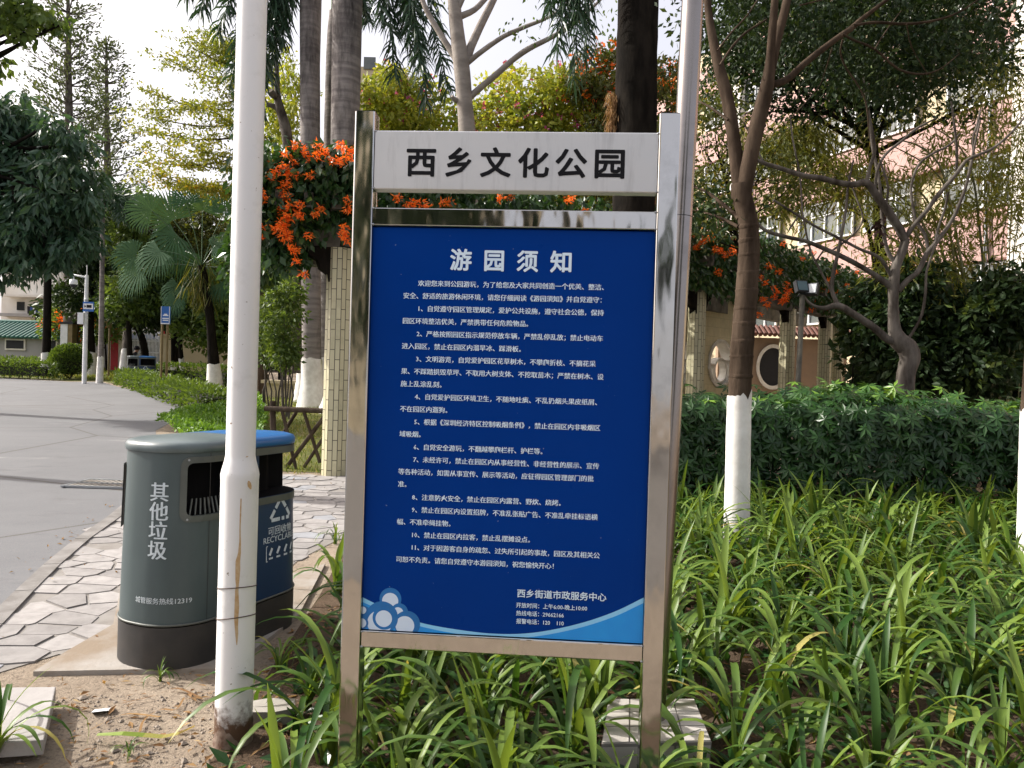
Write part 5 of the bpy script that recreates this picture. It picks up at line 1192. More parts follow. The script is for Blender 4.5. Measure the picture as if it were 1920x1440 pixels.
# ------------------------------------------------------------------ pale branching tree in the middle
dm = 14.5; tm = thing('pale_barked_tree', 'pale barked tree with upswept lopped limbs above the header plate', 'tree', GD(884, dm))
mb = MB(); limb(mb, [(888, 700, 34), (884, 450, 32), (876, 260, 30), (872, 200, 28), (865, 120, 28), (857, 60, 25), (851, 0, 22), (846, -80, 18)], dm, dm, 4, 14)
for tr in ([(864, 128, 12), (845, 95, 11), (820, 55, 10), (800, 20, 9), (785, -20, 8)], [(872, 118, 17), (884, 85, 15), (900, 50, 14), (925, 0, 12), (950, -50, 9)], [(874, 120, 10), (905, 95, 9), (945, 68, 8), (990, 48, 7), (1030, 32, 5), (1065, 5, 4)],
           [(874, 188, 13), (900, 165, 11), (930, 140, 11), (958, 115, 10), (990, 92, 10), (1030, 72, 8), (1075, 45, 7), (1115, 10, 5), (1140, -15, 4)], [(853, 30, 10), (862, 10, 9), (876, -20, 8)], [(860, 32, 12), (890, 18, 10), (915, -8, 9)], [(862, 190, 10), (852, 186, 9), (847, 180, 5)], [(1060, 50, 4), (1110, 5, 3), (1130, -20, 2)]):
    limb(mb, tr, dm, dm + rng.uniform(-.6, .6), 3, 9)
mb.build('trunk', M['bark_l'], tm)
mb = MB(); clumps(mb, np.array([tuple(P(x, y, dm + rng.uniform(-.4, .4))) for x, y in ((950, 45), (965, 60), (1000, 40), (990, 75), (1140, 20), (1120, 40), (1150, 60), (1090, 25), (1000, -10), (840, 5), (1175, 35), (1135, 80), (1165, 20))]), .25, 9, .10, .05, .9); mb.build('crown', M['mid'], tm)

# ------------------------------------------------------------------ flowering trees behind the board
leafy('bougainvillea', 'yellow-green bougainvillea bush with magenta flowers right of the pale tree', 'bush', GD(985, 21), [EL(985, 205, 21, 120, 1.2, 75), EL(1080, 195, 21, 80, 1.1, 80), EL(940, 250, 21, 110, 1, 60), EL(985, 340, 21, 200, 1.2, 90)], M['lime'], M['bark_a'], .08, 60, .17, .10, 210, .40, flowers=(M['pinkf'], 260, .085, .07, .12))
leafy('bougainvillea', 'greener bougainvillea bush with magenta flowers between palm and pale tree', 'bush', GD(775, 21.5), [EL(770, 215, 21.5, 85, 1.1, 62), EL(720, 200, 21.5, 45, 1, 70), EL(775, 340, 21.5, 150, 1.2, 90)], M['lime'], M['bark_a'], .08, 60, .17, .10, 150, .40, flowers=(M['pinkf'], 180, .09, .07, .12))
leafy('flame_vine_bush', 'bush topped with bright orange flowers left of the broad dark trunk', 'bush', GD(1115, 20), [EL(1112, 150, 20, 48, .8, 60), EL(1140, 230, 20, 70, .9, 90), EL(1140, 400, 20, 80, .9, 120)], M['olive'], M['bark_a'], .07, 60, .16, .09, 95, .38, flowers=(M['orange'], 150, .20, .07, .72))
leafy('flame_vine_bush', 'bush with a few orange flowers right of the broad dark trunk', 'bush', GD(1252, 19), [EL(1252, 200, 19, 35, .7, 100), EL(1255, 350, 19, 40, .8, 100)], M['olive'], M['bark_a'], .06, 55, .15, .08, 70, .36, flowers=(M['orange'], 40, .18, .06, .7))
pb_ = thing('distant_apartment', 'pale cream apartment block far behind the bougainvillea', 'building', GD(705, 52))
mb = MB(); c_ = GD(705, 54); box(mb, (c_.x, 55, 11), (3.4, 5, 22.5)); mb.build('wall', M['cream'], pb_)
mb = MB(); c_ = P(693, 118, 52.4); box(mb, (c_.x, 52.45, c_.z), (.8, .12, .8)); mb.build('window', M['glass'], pb_)

# ------------------------------------------------------------------ left side: wooden fence, shrubs
fo = G(556, 880); fc = thing('pole_fence', 'low rustic fence of crossed dark poles beside the tiled column', 'fence', fo)
yf = fo.y
def fpole(name, a, b, r): mb = MB(); tube(mb, [P(*a, yf + a[0] * 0), P(*b, yf)] if len(a) == 2 else [P(*a), P(*b)], r, 8, wob=.08); mb.build(name, M['wood'], fc)
fpole('rail', (496, 766), (618, 771), .032)
for a, b, r in (((529, 770), (556, 884), .022), ((612, 776), (536, 878), .026), ((570, 772), (600, 868), .022), ((620, 800), (570, 876), .020), ((511, 752, yf + .05), (513, 850, yf + .05), .036), ((617, 742, yf + .05), (612, 866, yf + .05), .030), ((556, 772, yf + .3), (520, 830, yf + .3), .024)): fpole('stake', a, b, r)
for lb, px, d in (('multi-stemmed leafy shrub between the white pole and the palm foot', 508, 17.0), ('multi-stemmed leafy shrub nearest the royal palm foot', 534, 15.8)):
    o = leafy('garden_shrub', lb, 'shrub', GD(px, d), [EL(px, 590, d, 26, .5, 90), EL(px - 4, 650, d, 22, .4, 40)], M['mid'], M['bark_c'], .02, 44, .12, .06, 58, .27, twig=22)
    mb = MB()
    for i in range(6):
        b = GD(px + rng.uniform(-16, 16), d); tube(mb, [b, b + Vector((rng.uniform(-.1, .1), 0, .5)), b + Vector((rng.uniform(-.25, .25), 0, 1.3))], [.02, .017, .01], 6)
    mb.build('stems', M['bark_c'], o)
lw = GD(545, 22); lo_ = thing('low_bench_wall', 'low curved cream bench wall behind the garden shrubs', 'wall', lw)
mb = MB(); box(mb, (lw.x + .2, 22.3, lw.z + .2), (1.9, .5, .45)); mb.build('wall', M['cream'], lo_); mb = MB(); box(mb, (lw.x + .2, 22.25, lw.z + .47), (2.05, .65, .09)); mb.build('seat', M['cream'], lo_)
# hedges
def hedge(name, label, path, wd, h, lm, L=.09, dens=220, group=None):
    path = [np.array((p[0], p[1])) for p in path]; o = thing(name, label, 'hedge', (path[0][0], path[0][1], gz(path[0][1])), group); C_ = []; A_ = []; core = MB(); sm = MB()
    for a, b in zip(path[:-1], path[1:]):
        L_ = np.linalg.norm(b - a); u = (b - a) / L_; n_ = np.array([-u[1], u[0]]); k = int(L_ * dens * (wd + 1.6 * h))
        s = rng.random(k) * L_; r = rng.random(k) * (wd + 2 * h); top = r < wd; sg = np.where(r < wd + h, 1, -1)
        off = np.where(top, r - wd / 2, sg * wd / 2) + rng.normal(0, .035, k); z = np.where(top, h, rng.random(k) ** .8 * h) + rng.normal(0, .035, k)
        xy = a + u * s[:, None] + n_ * off[:, None]; C_.append(np.c_[xy, SLOPE * xy[:, 1] + np.maximum(z, .05)]); A_.append(np.c_[n_[0] * off * 2, n_[1] * off * 2, np.where(top, 1.0, .5)] + rdir(k) * .8)
        c = (a + b) / 2; Mx = Matrix(((u[0], -u[1], 0), (u[1], u[0], 0), (0, 0, 1))); ns = max(1, int(L_ / .4))
        for q_ in range(ns):
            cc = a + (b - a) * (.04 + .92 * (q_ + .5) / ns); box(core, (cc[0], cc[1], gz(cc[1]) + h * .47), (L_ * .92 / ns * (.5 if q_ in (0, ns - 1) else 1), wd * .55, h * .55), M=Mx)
        for i in range(int(L_ * 5)):
            q = a + u * rng.random() * L_ + n_ * rng.uniform(-.4, .4) * wd; tube(sm, [(q[0], q[1], gz(q[1])), (q[0] + rng.uniform(-.1, .1), q[1], gz(q[1]) + h * .6)], .012, 5, caps=False)
    for e_, f_ in ((path[0], path[1]), (path[-1], path[-2])):
        u = (e_ - f_) / np.linalg.norm(e_ - f_); n_ = np.array([-u[1], u[0]]); k = int(dens * wd * h * 2.2); q_ = e_ + u * rng.uniform(-.06, .10, (k, 1)) + n_ * rng.uniform(-.5, .5, (k, 1)) * wd
        C_.append(np.c_[q_, SLOPE * q_[:, 1] + rng.random(k) ** .8 * h]); A_.append(np.c_[np.tile(u, (k, 1)), np.full(k, .5)] + rdir(k) * .8)
    C_ = np.concatenate(C_); A_ = np.concatenate(A_); mb = MB(); l = L * rng.uniform(.7, 1.2, len(C_)); leaves(mb, C_, A_, l, l * .5, rng.random(len(C_))); mb.build('foliage', lm, o)
    core.build('dark_core', M['core'], o); sm.build('stems', M['bark_d'], o); return o  # solid dark boxes block the view through, standing in for the shaded inside
M['core'] = pm('dark_core_fill', (.012, .018, .008), (.03, .03, .015), rough=1, sc=20, bm=.8, bsc=30, bd=.03)  # dark colour carries the shade inside dense foliage
hedge('clipped_hedge', 'low clipped hedge curving along the right kerb of the road', gl((238, 722), (275, 734), (320, 750), (365, 766), (405, 782)), .75, .50, M['box'], .10, 260)
hedge('clipped_hedge', 'low clipped hedge behind the blue signpost', gl((292, 722), (360, 724), (440, 732)), .8, .72, M['box'], .11, 240)
hedge('clipped_hedge', 'clipped hedge at the far left running up to the ball shrub', [tuple(GD(-60, 28.9))[:2], tuple(GD(104, 28.4))[:2]], .8, .62, M['box'], .11, 240)
hedge('clipped_hedge', 'farther strip of clipped hedge in front of the gatehouse wall', [tuple(GD(-60, 34))[:2], tuple(GD(90, 34))[:2]], .7, .6, M['box'], .12, 160)
# bright ground cover
gcp = gl((296, 806), (330, 790), (362, 777), (400, 762), (470, 748), (490, 760), (500, 800), (470, 880), (380, 880), (325, 822))
mb = MB(); p = scatter(15000, gcp); n = len(p); p[:, 2] += .06 + .16 * (1 + np.sin(p[:, 0] * 3) * np.cos(p[:, 1] * 2)) * .5 + rng.uniform(0, .1, n); l = rng.uniform(.05, .1, n)
leaves(mb, p, rdir(n) + [0, 0, .5], l, l * .5, rng.random(n)); tag(mb.build('ground_cover', M['cover'], origin=(0, 0, 0)), 'bright green low ground cover behind the litter bin', 'ground cover', kind='stuff')
lawnp = gl((470, 892), (600, 890), (650, 890), (650, 740), (440, 730), (440, 800)); mb = MB(); p = scatter(9000, lawnp); n = len(p)
leaves(mb, p, rdir(n) * [.6, .6, .2] + [0, 0, .8], rng.uniform(.05, .12, n), .012, rng.random(n)); p = scatter(7000, gl((0, 706), (220, 716), (300, 700), (210, 688))); n = len(p); leaves(mb, p, rdir(n) * [.6, .6, .2] + [0, 0, .8], rng.uniform(.08, .2, n), .03, rng.random(n))
tag(mb.build('grass', M['grass'], origin=(0, 0, 0)), 'thin sunlit yellow-green grass on the lawns', 'grass', kind='stuff')
# ball shrub
c = G(131, 711); bs = thing('ball_shrub', 'round clipped ball shrub at the end of the far left hedge', 'shrub', c); mb = MB(); n = 5200; v = rdir(n); v[:, 2] = np.abs(v[:, 2]) * np.where(rng.random(n) < .8, 1, -.7); pos = np.array(tuple(c)) + np.array([0, 0, .66]) + v * np.array([.70, .70, .66]) * rng.uniform(.86, 1.03, (n, 1))
l = rng.uniform(.06, .11, n); leaves(mb, pos, v + rdir(n) * .7, l, l * .55, rng.random(n)); mb.build('foliage', M['box'], bs)
mb = MB(); rk = ell((c.x, c.y, c.z + .66), (.01, .01, .01), 1); lathe(mb, (c.x, c.y, c.z + .2), [(.1, 0), (.45, .15), (.58, .45), (.45, .85), (.1, 1.0)], 14); mb.build('dark_core', M['core'], bs)  # solid dark core standing in for the shaded inside of the ball
mb = MB()
for i in range(10): a = rng.uniform(0, 6.28); tube(mb, [c, c + Vector((.4 * math.cos(a), .4 * math.sin(a), .35))], .015, 5)
mb.build('stems', M['bark_a'], bs)
# ------------------------------------------------------------------ fan palm
dF = 22.0; bF = G(401, 722); dF = bF.y * .88; bF = GD(401, dF); fpm = thing('fan_palm', 'fan palm with broad pleated leaves and whitewashed foot beyond the hedge', 'palm tree', bF)
mb = MB(); trF = [(402, 716, 26), (401, 690, 22), (399, 660, 18), (396, 620, 15), (391, 570, 15), (384, 530, 15), (378, 498, 14)]; limb(mb, [(402, 730, 27)] + trF, dF, dF, 4, 12); mb.build('trunk', M['bark_d'], fpm)
pw, rw = smooth_path([tuple(bF)] + [P(x, y, dF) for x, y, _ in trF], [27 * dF / F / 2] + [w_ * dF / F / 2 for *_, w_ in trF], 5); whitewash(fpm, pw, rw, .86)
fm_, st2 = MB(), MB(); cen = np.array(tuple(P(378, 500, dF)))
def fan(c, ax, face, R_, droop, spread=1.75, n=30):
    c = np.array(tuple(c)); ax = unit(np.array(ax, dtype=float)); face = np.array(face, dtype=float); face = unit(face - ax * np.dot(face, ax)); sd = np.cross(ax, face); rb = rng.uniform(.1, .7)
    prev = None
    for k in range(n):
        th = spread * (2 * k / (n - 1) - 1); d = ax * math.cos(th) + sd * math.sin(th); s_ = np.cross(face, d); l = R_ * (1 - .28 * (abs(th) / spread) ** 2) * rng.uniform(.93, 1.05); hw = l * .58 * math.tan(spread / (n - 1)) * .92
        m1 = c + d * l * .58 + face * (.018 if k % 2 else -.018); en = c + d * l * (.97 - .25 * droop) + np.array([0, 0, -1]) * l * .45 * droop; q = c + d * l * .8 + np.array([0, 0, -1]) * l * .13 * droop
        V = [c, m1 - s_ * hw, m1 + s_ * hw, q - s_ * hw * .45, q + s_ * hw * .45, en]
        fm_.add(np.array(V), [[0, 1, 2], [1, 3, 4, 2], [3, 5, 4]], min(.89, rb + rng.uniform(0, .12)))
for x, y, az, ay, R_, dr in ((325, 412, -.45, 1.0, 88, .1), (380, 395, .1, 1.0, 75, .1), (420, 400, .3, 1.0, 72, .15), (285, 395, -1.0, .35, 75, .6), (330, 440, -.5, -.5, 90, 1.0), (255, 478, -1.0, .05, 72, .8), (262, 505, -.8, -.5, 78, .9), (398, 465, .5, .2, 55, .9), (374, 505, .05, -.8, 58, 1.0), (335, 535, -.6, -.9, 62, .9), (415, 530, .7, -.7, 55, .9), (445, 470, 1.0, .1, 70, .7), (440, 420, .9, .6, 70, .4), (300, 470, -.7, -.8, 80, 1.0), (350, 380, -.2, 1.0, 70, .1), (460, 520, .9, -.5, 65, .9), (345, 470, -.4, -.9, 75, 1.0), (330, 560, -.5, -1.0, 50, .9)):
    c = P(x, y, dF + rng.uniform(-.7, .7)); fan(c, (az, rng.uniform(-.3, .1), ay), (rng.uniform(-.3, .3), -1, .35), R_ * .80 * dF / F, dr)
    a = np.array(tuple(c)); tube(st2, smooth_path([cen, (cen + a) / 2 + np.array([0, 0, .12]), a], None, 4)[0], .016, 5, caps=False)
fm_.build('fan_leaves', M['fan'], fpm); st2.build('leaf_stalks', M['shaft'], fpm)
sh = MB(); n = 260; q = cen + rng.normal(size=(n, 3)) * [.22, .22, .35] + [0, 0, -.4]; leaves(sh, q, rdir(n) * .5 + [0, 0, -1], .7, .04, rng.random(n)); sh.build('dry_skirt', M['olive'], fpm)

# ------------------------------------------------------------------ left trees
leafy('broad_dark_tree', 'large dark tree with drooping leaf sprays overhanging the road at the left', 'tree', GD(-150, 15.5), [EL(30, 390, 15.5, 125, 1.2, 130), EL(110, 370, 15.2, 65, 1.0, 85), EL(-10, 210, 15.5, 60, .8, 40), EL(150, 450, 15.2, 25, .5, 30), EL(-40, 300, 15.5, 100, 1.2, 150), EL(10, 470, 15, 110, .9, 40), EL(30, 260, 16, 60, .8, 50), EL(120, 255, 15, 45, .5, 18)], M['dark'], M['bark_d'], .2, 58, .24, .085, 245, .38, trunk_pts=[GD(-150, 15.5), P(-140, 480, 15.5), P(-60, 330, 15.5), P(20, 280, 15.5)], down=.9, out=.6, twig=40)
leafy('overhanging_tree', 'tree reaching in at the top left corner with hanging leafy twigs', 'tree', GD(-420, 9.0), [EL(40, 15, 9, 55, .5, 18), EL(85, 35, 9, 16, .4, 16), EL(-60, -60, 9, 90, .7, 40), EL(25, 40, 9, 20, .4, 22), EL(-12, 120, 9, 30, .3, 14), EL(45, 62, 9, 8, .3, 10)], M['mid'], M['bark_d'], .14, 22, .11, .06, 80, .16, trunk_pts=[GD(-420, 9.0), P(-400, 420, 9), P(-300, 100, 9), P(-60, 0, 9)], down=.7, twig=30)
def conifer(label, px, d, ytop, ybare, spread, seed):
    b = GD(px, d); z1 = P(px, ytop, d).z; t = thing('norfolk_pine', label, 'conifer', b); xt = P(px - 6, ytop, d).x; mb = MB(); tube(mb, [b, ((b.x + xt) / 2, d, (b.z + z1) / 2), (xt, d, z1)], [.34, .22, .04], 10); mb.build('trunk', M['bark_c'], t)
    fo_, br = MB(), MB(); z = P(px, ybare, d).z
    while z < z1 - .2:
        f_ = (z1 - z) / (z1 - b.z); nb = 5; a0 = rng.uniform(0, 6.28); R_ = spread * (f_ ** .75) * rng.uniform(.75, 1.1) + .25
        for k in range(nb):
            a = a0 + 2 * math.pi * k / nb + rng.uniform(-.3, .3); r_ = R_ * rng.uniform(.65, 1.1); x0 = b.x + (xt - b.x) * (z - b.z) / (z1 - b.z); h = np.array([math.cos(a), math.sin(a), 0])
            pth = np.array([np.array([x0, d, z]) + h * r_ * s + np.array([0, 0, r_ * (.10 * s + .38 * s * s)]) for s in np.linspace(0, 1, 6)]); tube(br, pth, np.linspace(.045, .012, 6), 5, caps=False)
            m = int(26 + 36 * r_); s = np.clip(rng.choice([.35, .55, .75, .95], m) + rng.normal(0, .05, m), .2, 1); q = np.stack([np.interp(s, np.linspace(0, 1, 6), pth[:, i]) for i in range(3)], 1) + rng.normal(size=(m, 3)) * .15 + [0, 0, .12]
            leaves(fo_, q, h + rdir(m) * .75 + [0, 0, .7], .20 * rng.uniform(.6, 1.2, m), .09, np.clip(rng.normal(.45, .25, m), 0, 1))
        z += rng.uniform(.75, 1.15) * (.6 + .6 * f_)
    br.build('branches', M['bark_c'], t); fo_.build('needles', M['pine'], t)
conifer('tall norfolk pine with tiered branches, its top leaving the frame', 133, 36, -80, 420, 4.0, 1)
conifer('smaller norfolk pine with pointed top against the white sky', 205, 41, 70, 480, 3.7, 2)
# layered yellow-green tree: flat sprays along nearly level limbs
dT = 23.0; bT = GD(492, dT); tt = thing('terminalia_tree', 'yellow-green tree with flat layered branches behind the white pole', 'tree', bT)
mb = MB(); p, r = smooth_path([bT, P(490, 500, dT), P(488, 300, dT), P(480, 120, dT), P(470, 40, dT)], [.17, .15, .12, .07, .02], 6); tube(mb, p, r, 10); fo_ = MB()
for y0_, xe, ye, dd in ((330, 275, 335, -.4), (300, 300, 285, .6), (270, 270, 305, -.9), (240, 245, 240, 0), (215, 265, 215, .5), (190, 270, 172, -.4), (160, 268, 205, .7), (140, 300, 105, 0), (110, 345, 80, -.5), (90, 370, 60, .5), (330, 380, 350, -1.2), (250, 560, 230, -.3), (200, 550, 160, .5), (300, 555, 300, .2), (150, 540, 100, 0), (345, 290, 325, -1.5), (280, 340, 262, -1.4), (180, 400, 140, -1.2), (225, 390, 200, -1.4), (120, 420, 75, -.8), (60, 415, 95, .6), (40, 350, 110, .4)):
    s_ = P(487, y0_ + 15, dT); e_ = P(xe, ye, dT + dd); q, rr2 = smooth_path([s_, (s_ + e_) / 2 + Vector((0, 0, -.22)), e_], [.035, .02, .006], 6); tube(mb, q, rr2, 6, caps=False)
    yl = np.clip((y0_ - 60) / 280, 0, 1)
    for i in range(3, len(q)):
        cs = q[i] + rng.normal(size=(4, 3)) * [.30, .40, .06]; clumps(fo_, cs, .24, 18, .115, .055, .1, .6, .4, rbase=np.clip(rng.normal(.15 + .6 * yl * yl, .22, 4), 0, 1))
mb.build('trunk', M['bark_a'], tt); fo_.build('crown', M['yel'], tt)
t2 = thing('lopped_tree', 'leaning grey lopped trunk with a cut stub right of the white pole', 'tree', GD(548, 20)); mb = MB(); limb(mb, [(556, 700, 20), (552, 480, 19), (541, 285, 18), (534, 235, 18), (524, 200, 15), (520, 175, 11), (519, 120, 6), (517, 60, 4)], 20, 20, 4, 10); limb(mb, [(524, 205, 11), (513, 199, 9), (501, 196, 8)], 20, 20, 2, 8); limb(mb, [(521, 180, 14), (512, 178, 13), (506, 170, 12)], 20, 19.8, 2, 8); mb.build('trunk', M['bark_c'], t2)
mb = MB(); clumps(mb, ell(P(530, 200, 20.6), (.6, .5, 1.7), 60), .3, 26, .16, .06, 1.0); mb.build('crown', M['lime'], t2)
leafy('leafy_tree', 'mid-green bushy tree left of the fan palm', 'tree', GD(245, 29), [EL(240, 430, 29, 45, 1, 80), EL(270, 520, 29, 60, 1, 60), EL(235, 560, 29, 35, .8, 40)], M['mid'], M['bark_d'], .12, 55, .22, .12, 110, .55)
leafy('leafy_tree', 'sunlit green tree right of the blue signpost', 'tree', GD(395, 29), [EL(380, 590, 29, 55, 1, 60), EL(430, 620, 29, 60, 1, 50), EL(420, 540, 30, 60, 1, 60)], M['mid'], M['bark_d'], .12, 60, .20, .11, 130, .5, wash=1.0)
leafy('leafy_tree', 'yellow-green tree whose crown fills the space behind the fan palm', 'tree', GD(330, 31), [EL(320, 440, 31, 70, 1, 70), EL(400, 450, 31, 50, 1, 80), EL(360, 530, 31, 60, 1, 60)], M['olive'], M['bark_d'], .13, 60, .2, .1, 150, .5)
leafy('leafy_tree', 'dark leaning tree in front of the white gate', 'tree', GD(276, 33), [EL(240, 560, 33, 50, 1.2, 50), EL(290, 590, 33, 40, 1.2, 30), EL(210, 520, 34, 60, 1.2, 60)], M['dark2'], M['bark_d'], .18, 60, .22, .11, 130, .6, wash=.5, trunk_pts=[GD(276, 33), P(268, 640, 33), P(250, 600, 33), P(240, 560, 33)])
leafy('leafy_tree', 'dark rounded tree behind the camera pole', 'tree', GD(172, 32), [EL(170, 470, 32, 55, 1.2, 60), EL(150, 560, 32, 40, 1, 30), EL(190, 400, 34, 50, 1, 60)], M['dark2'], M['bark_d'], .22, 60, .22, .11, 140, .6, wash=1.0)
leafy('leafy_tree', 'dark tree right of the lamp post, its trunk mottled and whitewashed', 'tree', GD(230, 30), [EL(255, 480, 31, 45, 1, 60), EL(225, 560, 30, 30, .8, 40)], M['dark2'], M['bark_c'], .16, 60, .22, .11, 90, .55, wash=1.2)
leafy('leafy_tree', 'slim tree with white foot right of the blue signpost', 'tree', GD(346, 29.5), [EL(345, 560, 29.5, 35, .8, 50)], M['dark2'], M['bark_d'], .11, 60, .2, .1, 60, .5, wash=.9)
leafy('leafy_tree', 'slim dark tree behind the blue signpost', 'tree', GD(326, 30.5), [EL(320, 540, 30.5, 40, .8, 50)], M['dark2'], M['bark_d'], .11, 60, .2, .1, 60, .5, wash=.7)
leafy('leafy_tree', 'dense green tree behind the shrubs right of the white pole', 'tree', GD(530, 26), [EL(520, 430, 26, 60, 1.1, 70), EL(500, 560, 26, 60, 1.1, 70), EL(560, 520, 26, 50, 1, 60)], M['mid'], M['bark_d'], .14, 60, .22, .11, 160, .55)
for lb, px, w_ in (('slim bare palm trunk with white foot beside the ball shrub', 88, 14), ('thin bare palm trunk with white foot right of the camera pole', 190, 9), ):
    d = 30.0 if px == 88 else 27.0; b = GD(px - 3, d); t = thing('slim_palm', lb, 'palm tree', b); ytp = 380; pts = [b, P(px, 620, d), P(px + 3, ytp, d)]; p, r = smooth_path(pts, [w_ * d / F * .62, w_ * d / F / 2, w_ * d / F * .42], 6)
    mb = MB(); tube(mb, p, r, 12); mb.build('trunk', M['palm' if px == 190 else 'bark_d'], t); whitewash(t, p, r, .95)
    mb = MB(); rc = MB()
    for k in range(9): a = k * .7; frond(mb, p[-1], p[-1] + np.array([1.5 * math.cos(a), 1.5 * math.sin(a), rng.uniform(-.9, .3)]), .7, 34, .5, .05, rac=rc)
    rc.build('frond_stalks', M['shaft'], t); mb.build('fronds', M['frond'], t)
leafy('flame_vine_bush', 'bush with orange flower trails behind the ball shrub', 'bush', GD(120, 37), [EL(115, 600, 37, 35, .8, 30), EL(150, 610, 37, 30, .8, 30)], M['mid'], M['bark_d'], .06, 50, .2, .1, 60, .5, flowers=(M['orange'], 60, .3, .12, .3))
leafy('flame_vine_bush', 'bush with orange flower trails right of the camera pole', 'bush', GD(200, 36), [EL(195, 600, 36, 28, .8, 40), EL(210, 585, 36, 20, .8, 25)], M['mid'], M['bark_d'], .06, 50, .2, .1, 50, .5, flowers=(M['orange'], 70, .3, .12, .3))
# far wood as one mass
mb = MB(); cs = []
for k in range(420):
    px = rng.uniform(95, 640); y = rng.uniform(430 if px > 300 else 540, 690); cs.append(np.array(tuple(P(px, y, rng.uniform(44, 52)))))
for k in range(220): cs.append(np.array(tuple(P(rng.uniform(640, 1300), rng.uniform(330, 700), rng.uniform(36, 46)))))
for k in range(160): cs.append(np.array(tuple(P(rng.uniform(1690, 2060), rng.uniform(600, 760), rng.uniform(15.0, 16.5)))))
clumps(mb, cs, 1.15, 46, .5, .26, .3); tag(mb.build('far_wood', M['dark2'], origin=(0, 0, 0)), 'dark leafy mass of far trees closing the gaps behind the park', 'far trees', kind='stuff')

# ------------------------------------------------------------------ far left buildings and street furniture
dg = 38.0; gh = thing('gatehouse', 'long grey garden building with green glazed tile roof at the far left', 'building', GD(60, dg))
def fx(px, py, d): return P(px, py, d)
a, b = fx(-120, 668, dg), fx(150, 668, dg); zt2 = fx(60, 634, dg).z; zb2 = gz(dg); mb = MB(); box(mb, ((a.x + b.x) / 2, dg + 1.5, (zt2 + zb2) / 2), (b.x - a.x, 3, zt2 - zb2)); mb.build('wall', M['grey'], gh)
mb = MB(); zr = fx(60, 606, dg + 1.5).z; nt_ = int((b.x - a.x) / .22)
mb.add([(a.x - .3, dg - .35, zt2 - .03), (b.x + .3, dg - .35, zt2 - .03), (b.x + .1, dg + 1.6, zr), (a.x - .1, dg + 1.6, zr), (b.x + .3, dg + 3.3, zt2), (a.x - .3, dg + 3.3, zt2)], [[0, 1, 2, 3], [3, 2, 4, 5]])
for k in range(nt_): x = a.x + k * .22; tube(mb, [(x, dg - .4, zt2), (x, dg + 1.6, zr + .03)], .06, 6)
tube(mb, [(a.x, dg + 1.6, zr + .05), (b.x, dg + 1.6, zr + .05)], .1, 8); mb.build('roof', M['green_t'], gh)
for x0_, x1_ in ((14, 46), (-60, -30), (95, 106), (134, 152)):
    c0, c1 = fx(x0_, 638, dg), fx(x1_, 654, dg); mb = MB(); box(mb, ((c0.x + c1.x) / 2, dg - .03, (c0.z + c1.z) / 2), (c1.x - c0.x + .16, .1, c0.z - c1.z + .16)); f_ = mb.build('window', M['white'], gh); mb = MB(); box(mb, ((c0.x + c1.x) / 2, dg - .085, (c0.z + c1.z) / 2), (c1.x - c0.x, .03, c0.z - c1.z)); mb.build('pane', M['gasket'], f_)
da_ = 52.0; ap = thing('apartment_block', 'pale apartment block with laundry balcony above the green roof', 'building', GD(40, da_))
a, b = fx(2, 600, da_), fx(112, 600, da_); mb = MB(); box(mb, ((a.x + b.x) / 2, da_ + 3, 5.0), (b.x - a.x, 6, 9.6)); mb.build('wall', M['white'], ap)
for x0_, x1_, y0_, y1_ in ((33, 46, 566, 582), (64, 80, 567, 580), (97, 105, 577, 584)):
    c0, c1 = fx(x0_, y0_, da_), fx(x1_, y1_, da_); mb = MB(); box(mb, ((c0.x + c1.x) / 2, da_ - .03, (c0.z + c1.z) / 2), (c1.x - c0.x, .1, c0.z - c1.z)); w_ = mb.build('window', M['glass'], ap); mb = MB()
    for k in range(6): box(mb, (c0.x + (c1.x - c0.x) * (k + .5) / 6, da_ - .1, (c0.z + c1.z) / 2), (.04, .03, c0.z - c1.z))
    mb.build('bars', M['gasket'], w_)
c0, c1 = fx(14, 589, da_), fx(88, 596, da_); mb = MB(); box(mb, ((c0.x + c1.x) / 2, da_ - .5, (c0.z + c1.z) / 2), (c1.x - c0.x, 1.0, .2)); mb.build('balcony_slab', M['grey'], ap)
c0, c1 = fx(20, 556, da_), fx(104, 560, da_); mb = MB(); box(mb, ((c0.x + c1.x) / 2, da_ - .5, c0.z), (c1.x - c0.x, 1.1, .15)); mb.build('canopy_slab', M['white'], ap)
for k, (m_, nm) in enumerate((('cloth_d', 'dark'), ('cloth_b', 'blue'), ('whitep', 'pale'), ('cloth_b', 'blue'), ('whitep', 'pale'), ('cloth_d', 'dark'), ('cloth_b', 'blue'))):
    c = fx(54 + k * 5.2, 582, da_ - .85); mb = MB(); mb.add([(c.x - .09, c.y, c.z - .35), (c.x + .1, c.y + .02, c.z - .33), (c.x + .12, c.y, c.z + .28), (c.x - .11, c.y, c.z + .28), (c.x - .09, c.y + .04, c.z - .35), (c.x + .1, c.y + .06, c.z - .33), (c.x + .12, c.y + .03, c.z + .28), (c.x - .11, c.y + .03, c.z + .28)], [[0, 1, 2, 3], [7, 6, 5, 4], [0, 4, 5, 1], [1, 5, 6, 2], [2, 6, 7, 3], [3, 7, 4, 0]])
    tag(mb.build('hanging_garment', M[m_]), {'dark': 'dark garment hanging on the far balcony line', 'blue': 'blue garment hanging on the far balcony line', 'pale': 'pale garment hanging on the far balcony line'}[nm], 'garment', 'laundry on the far balcony')
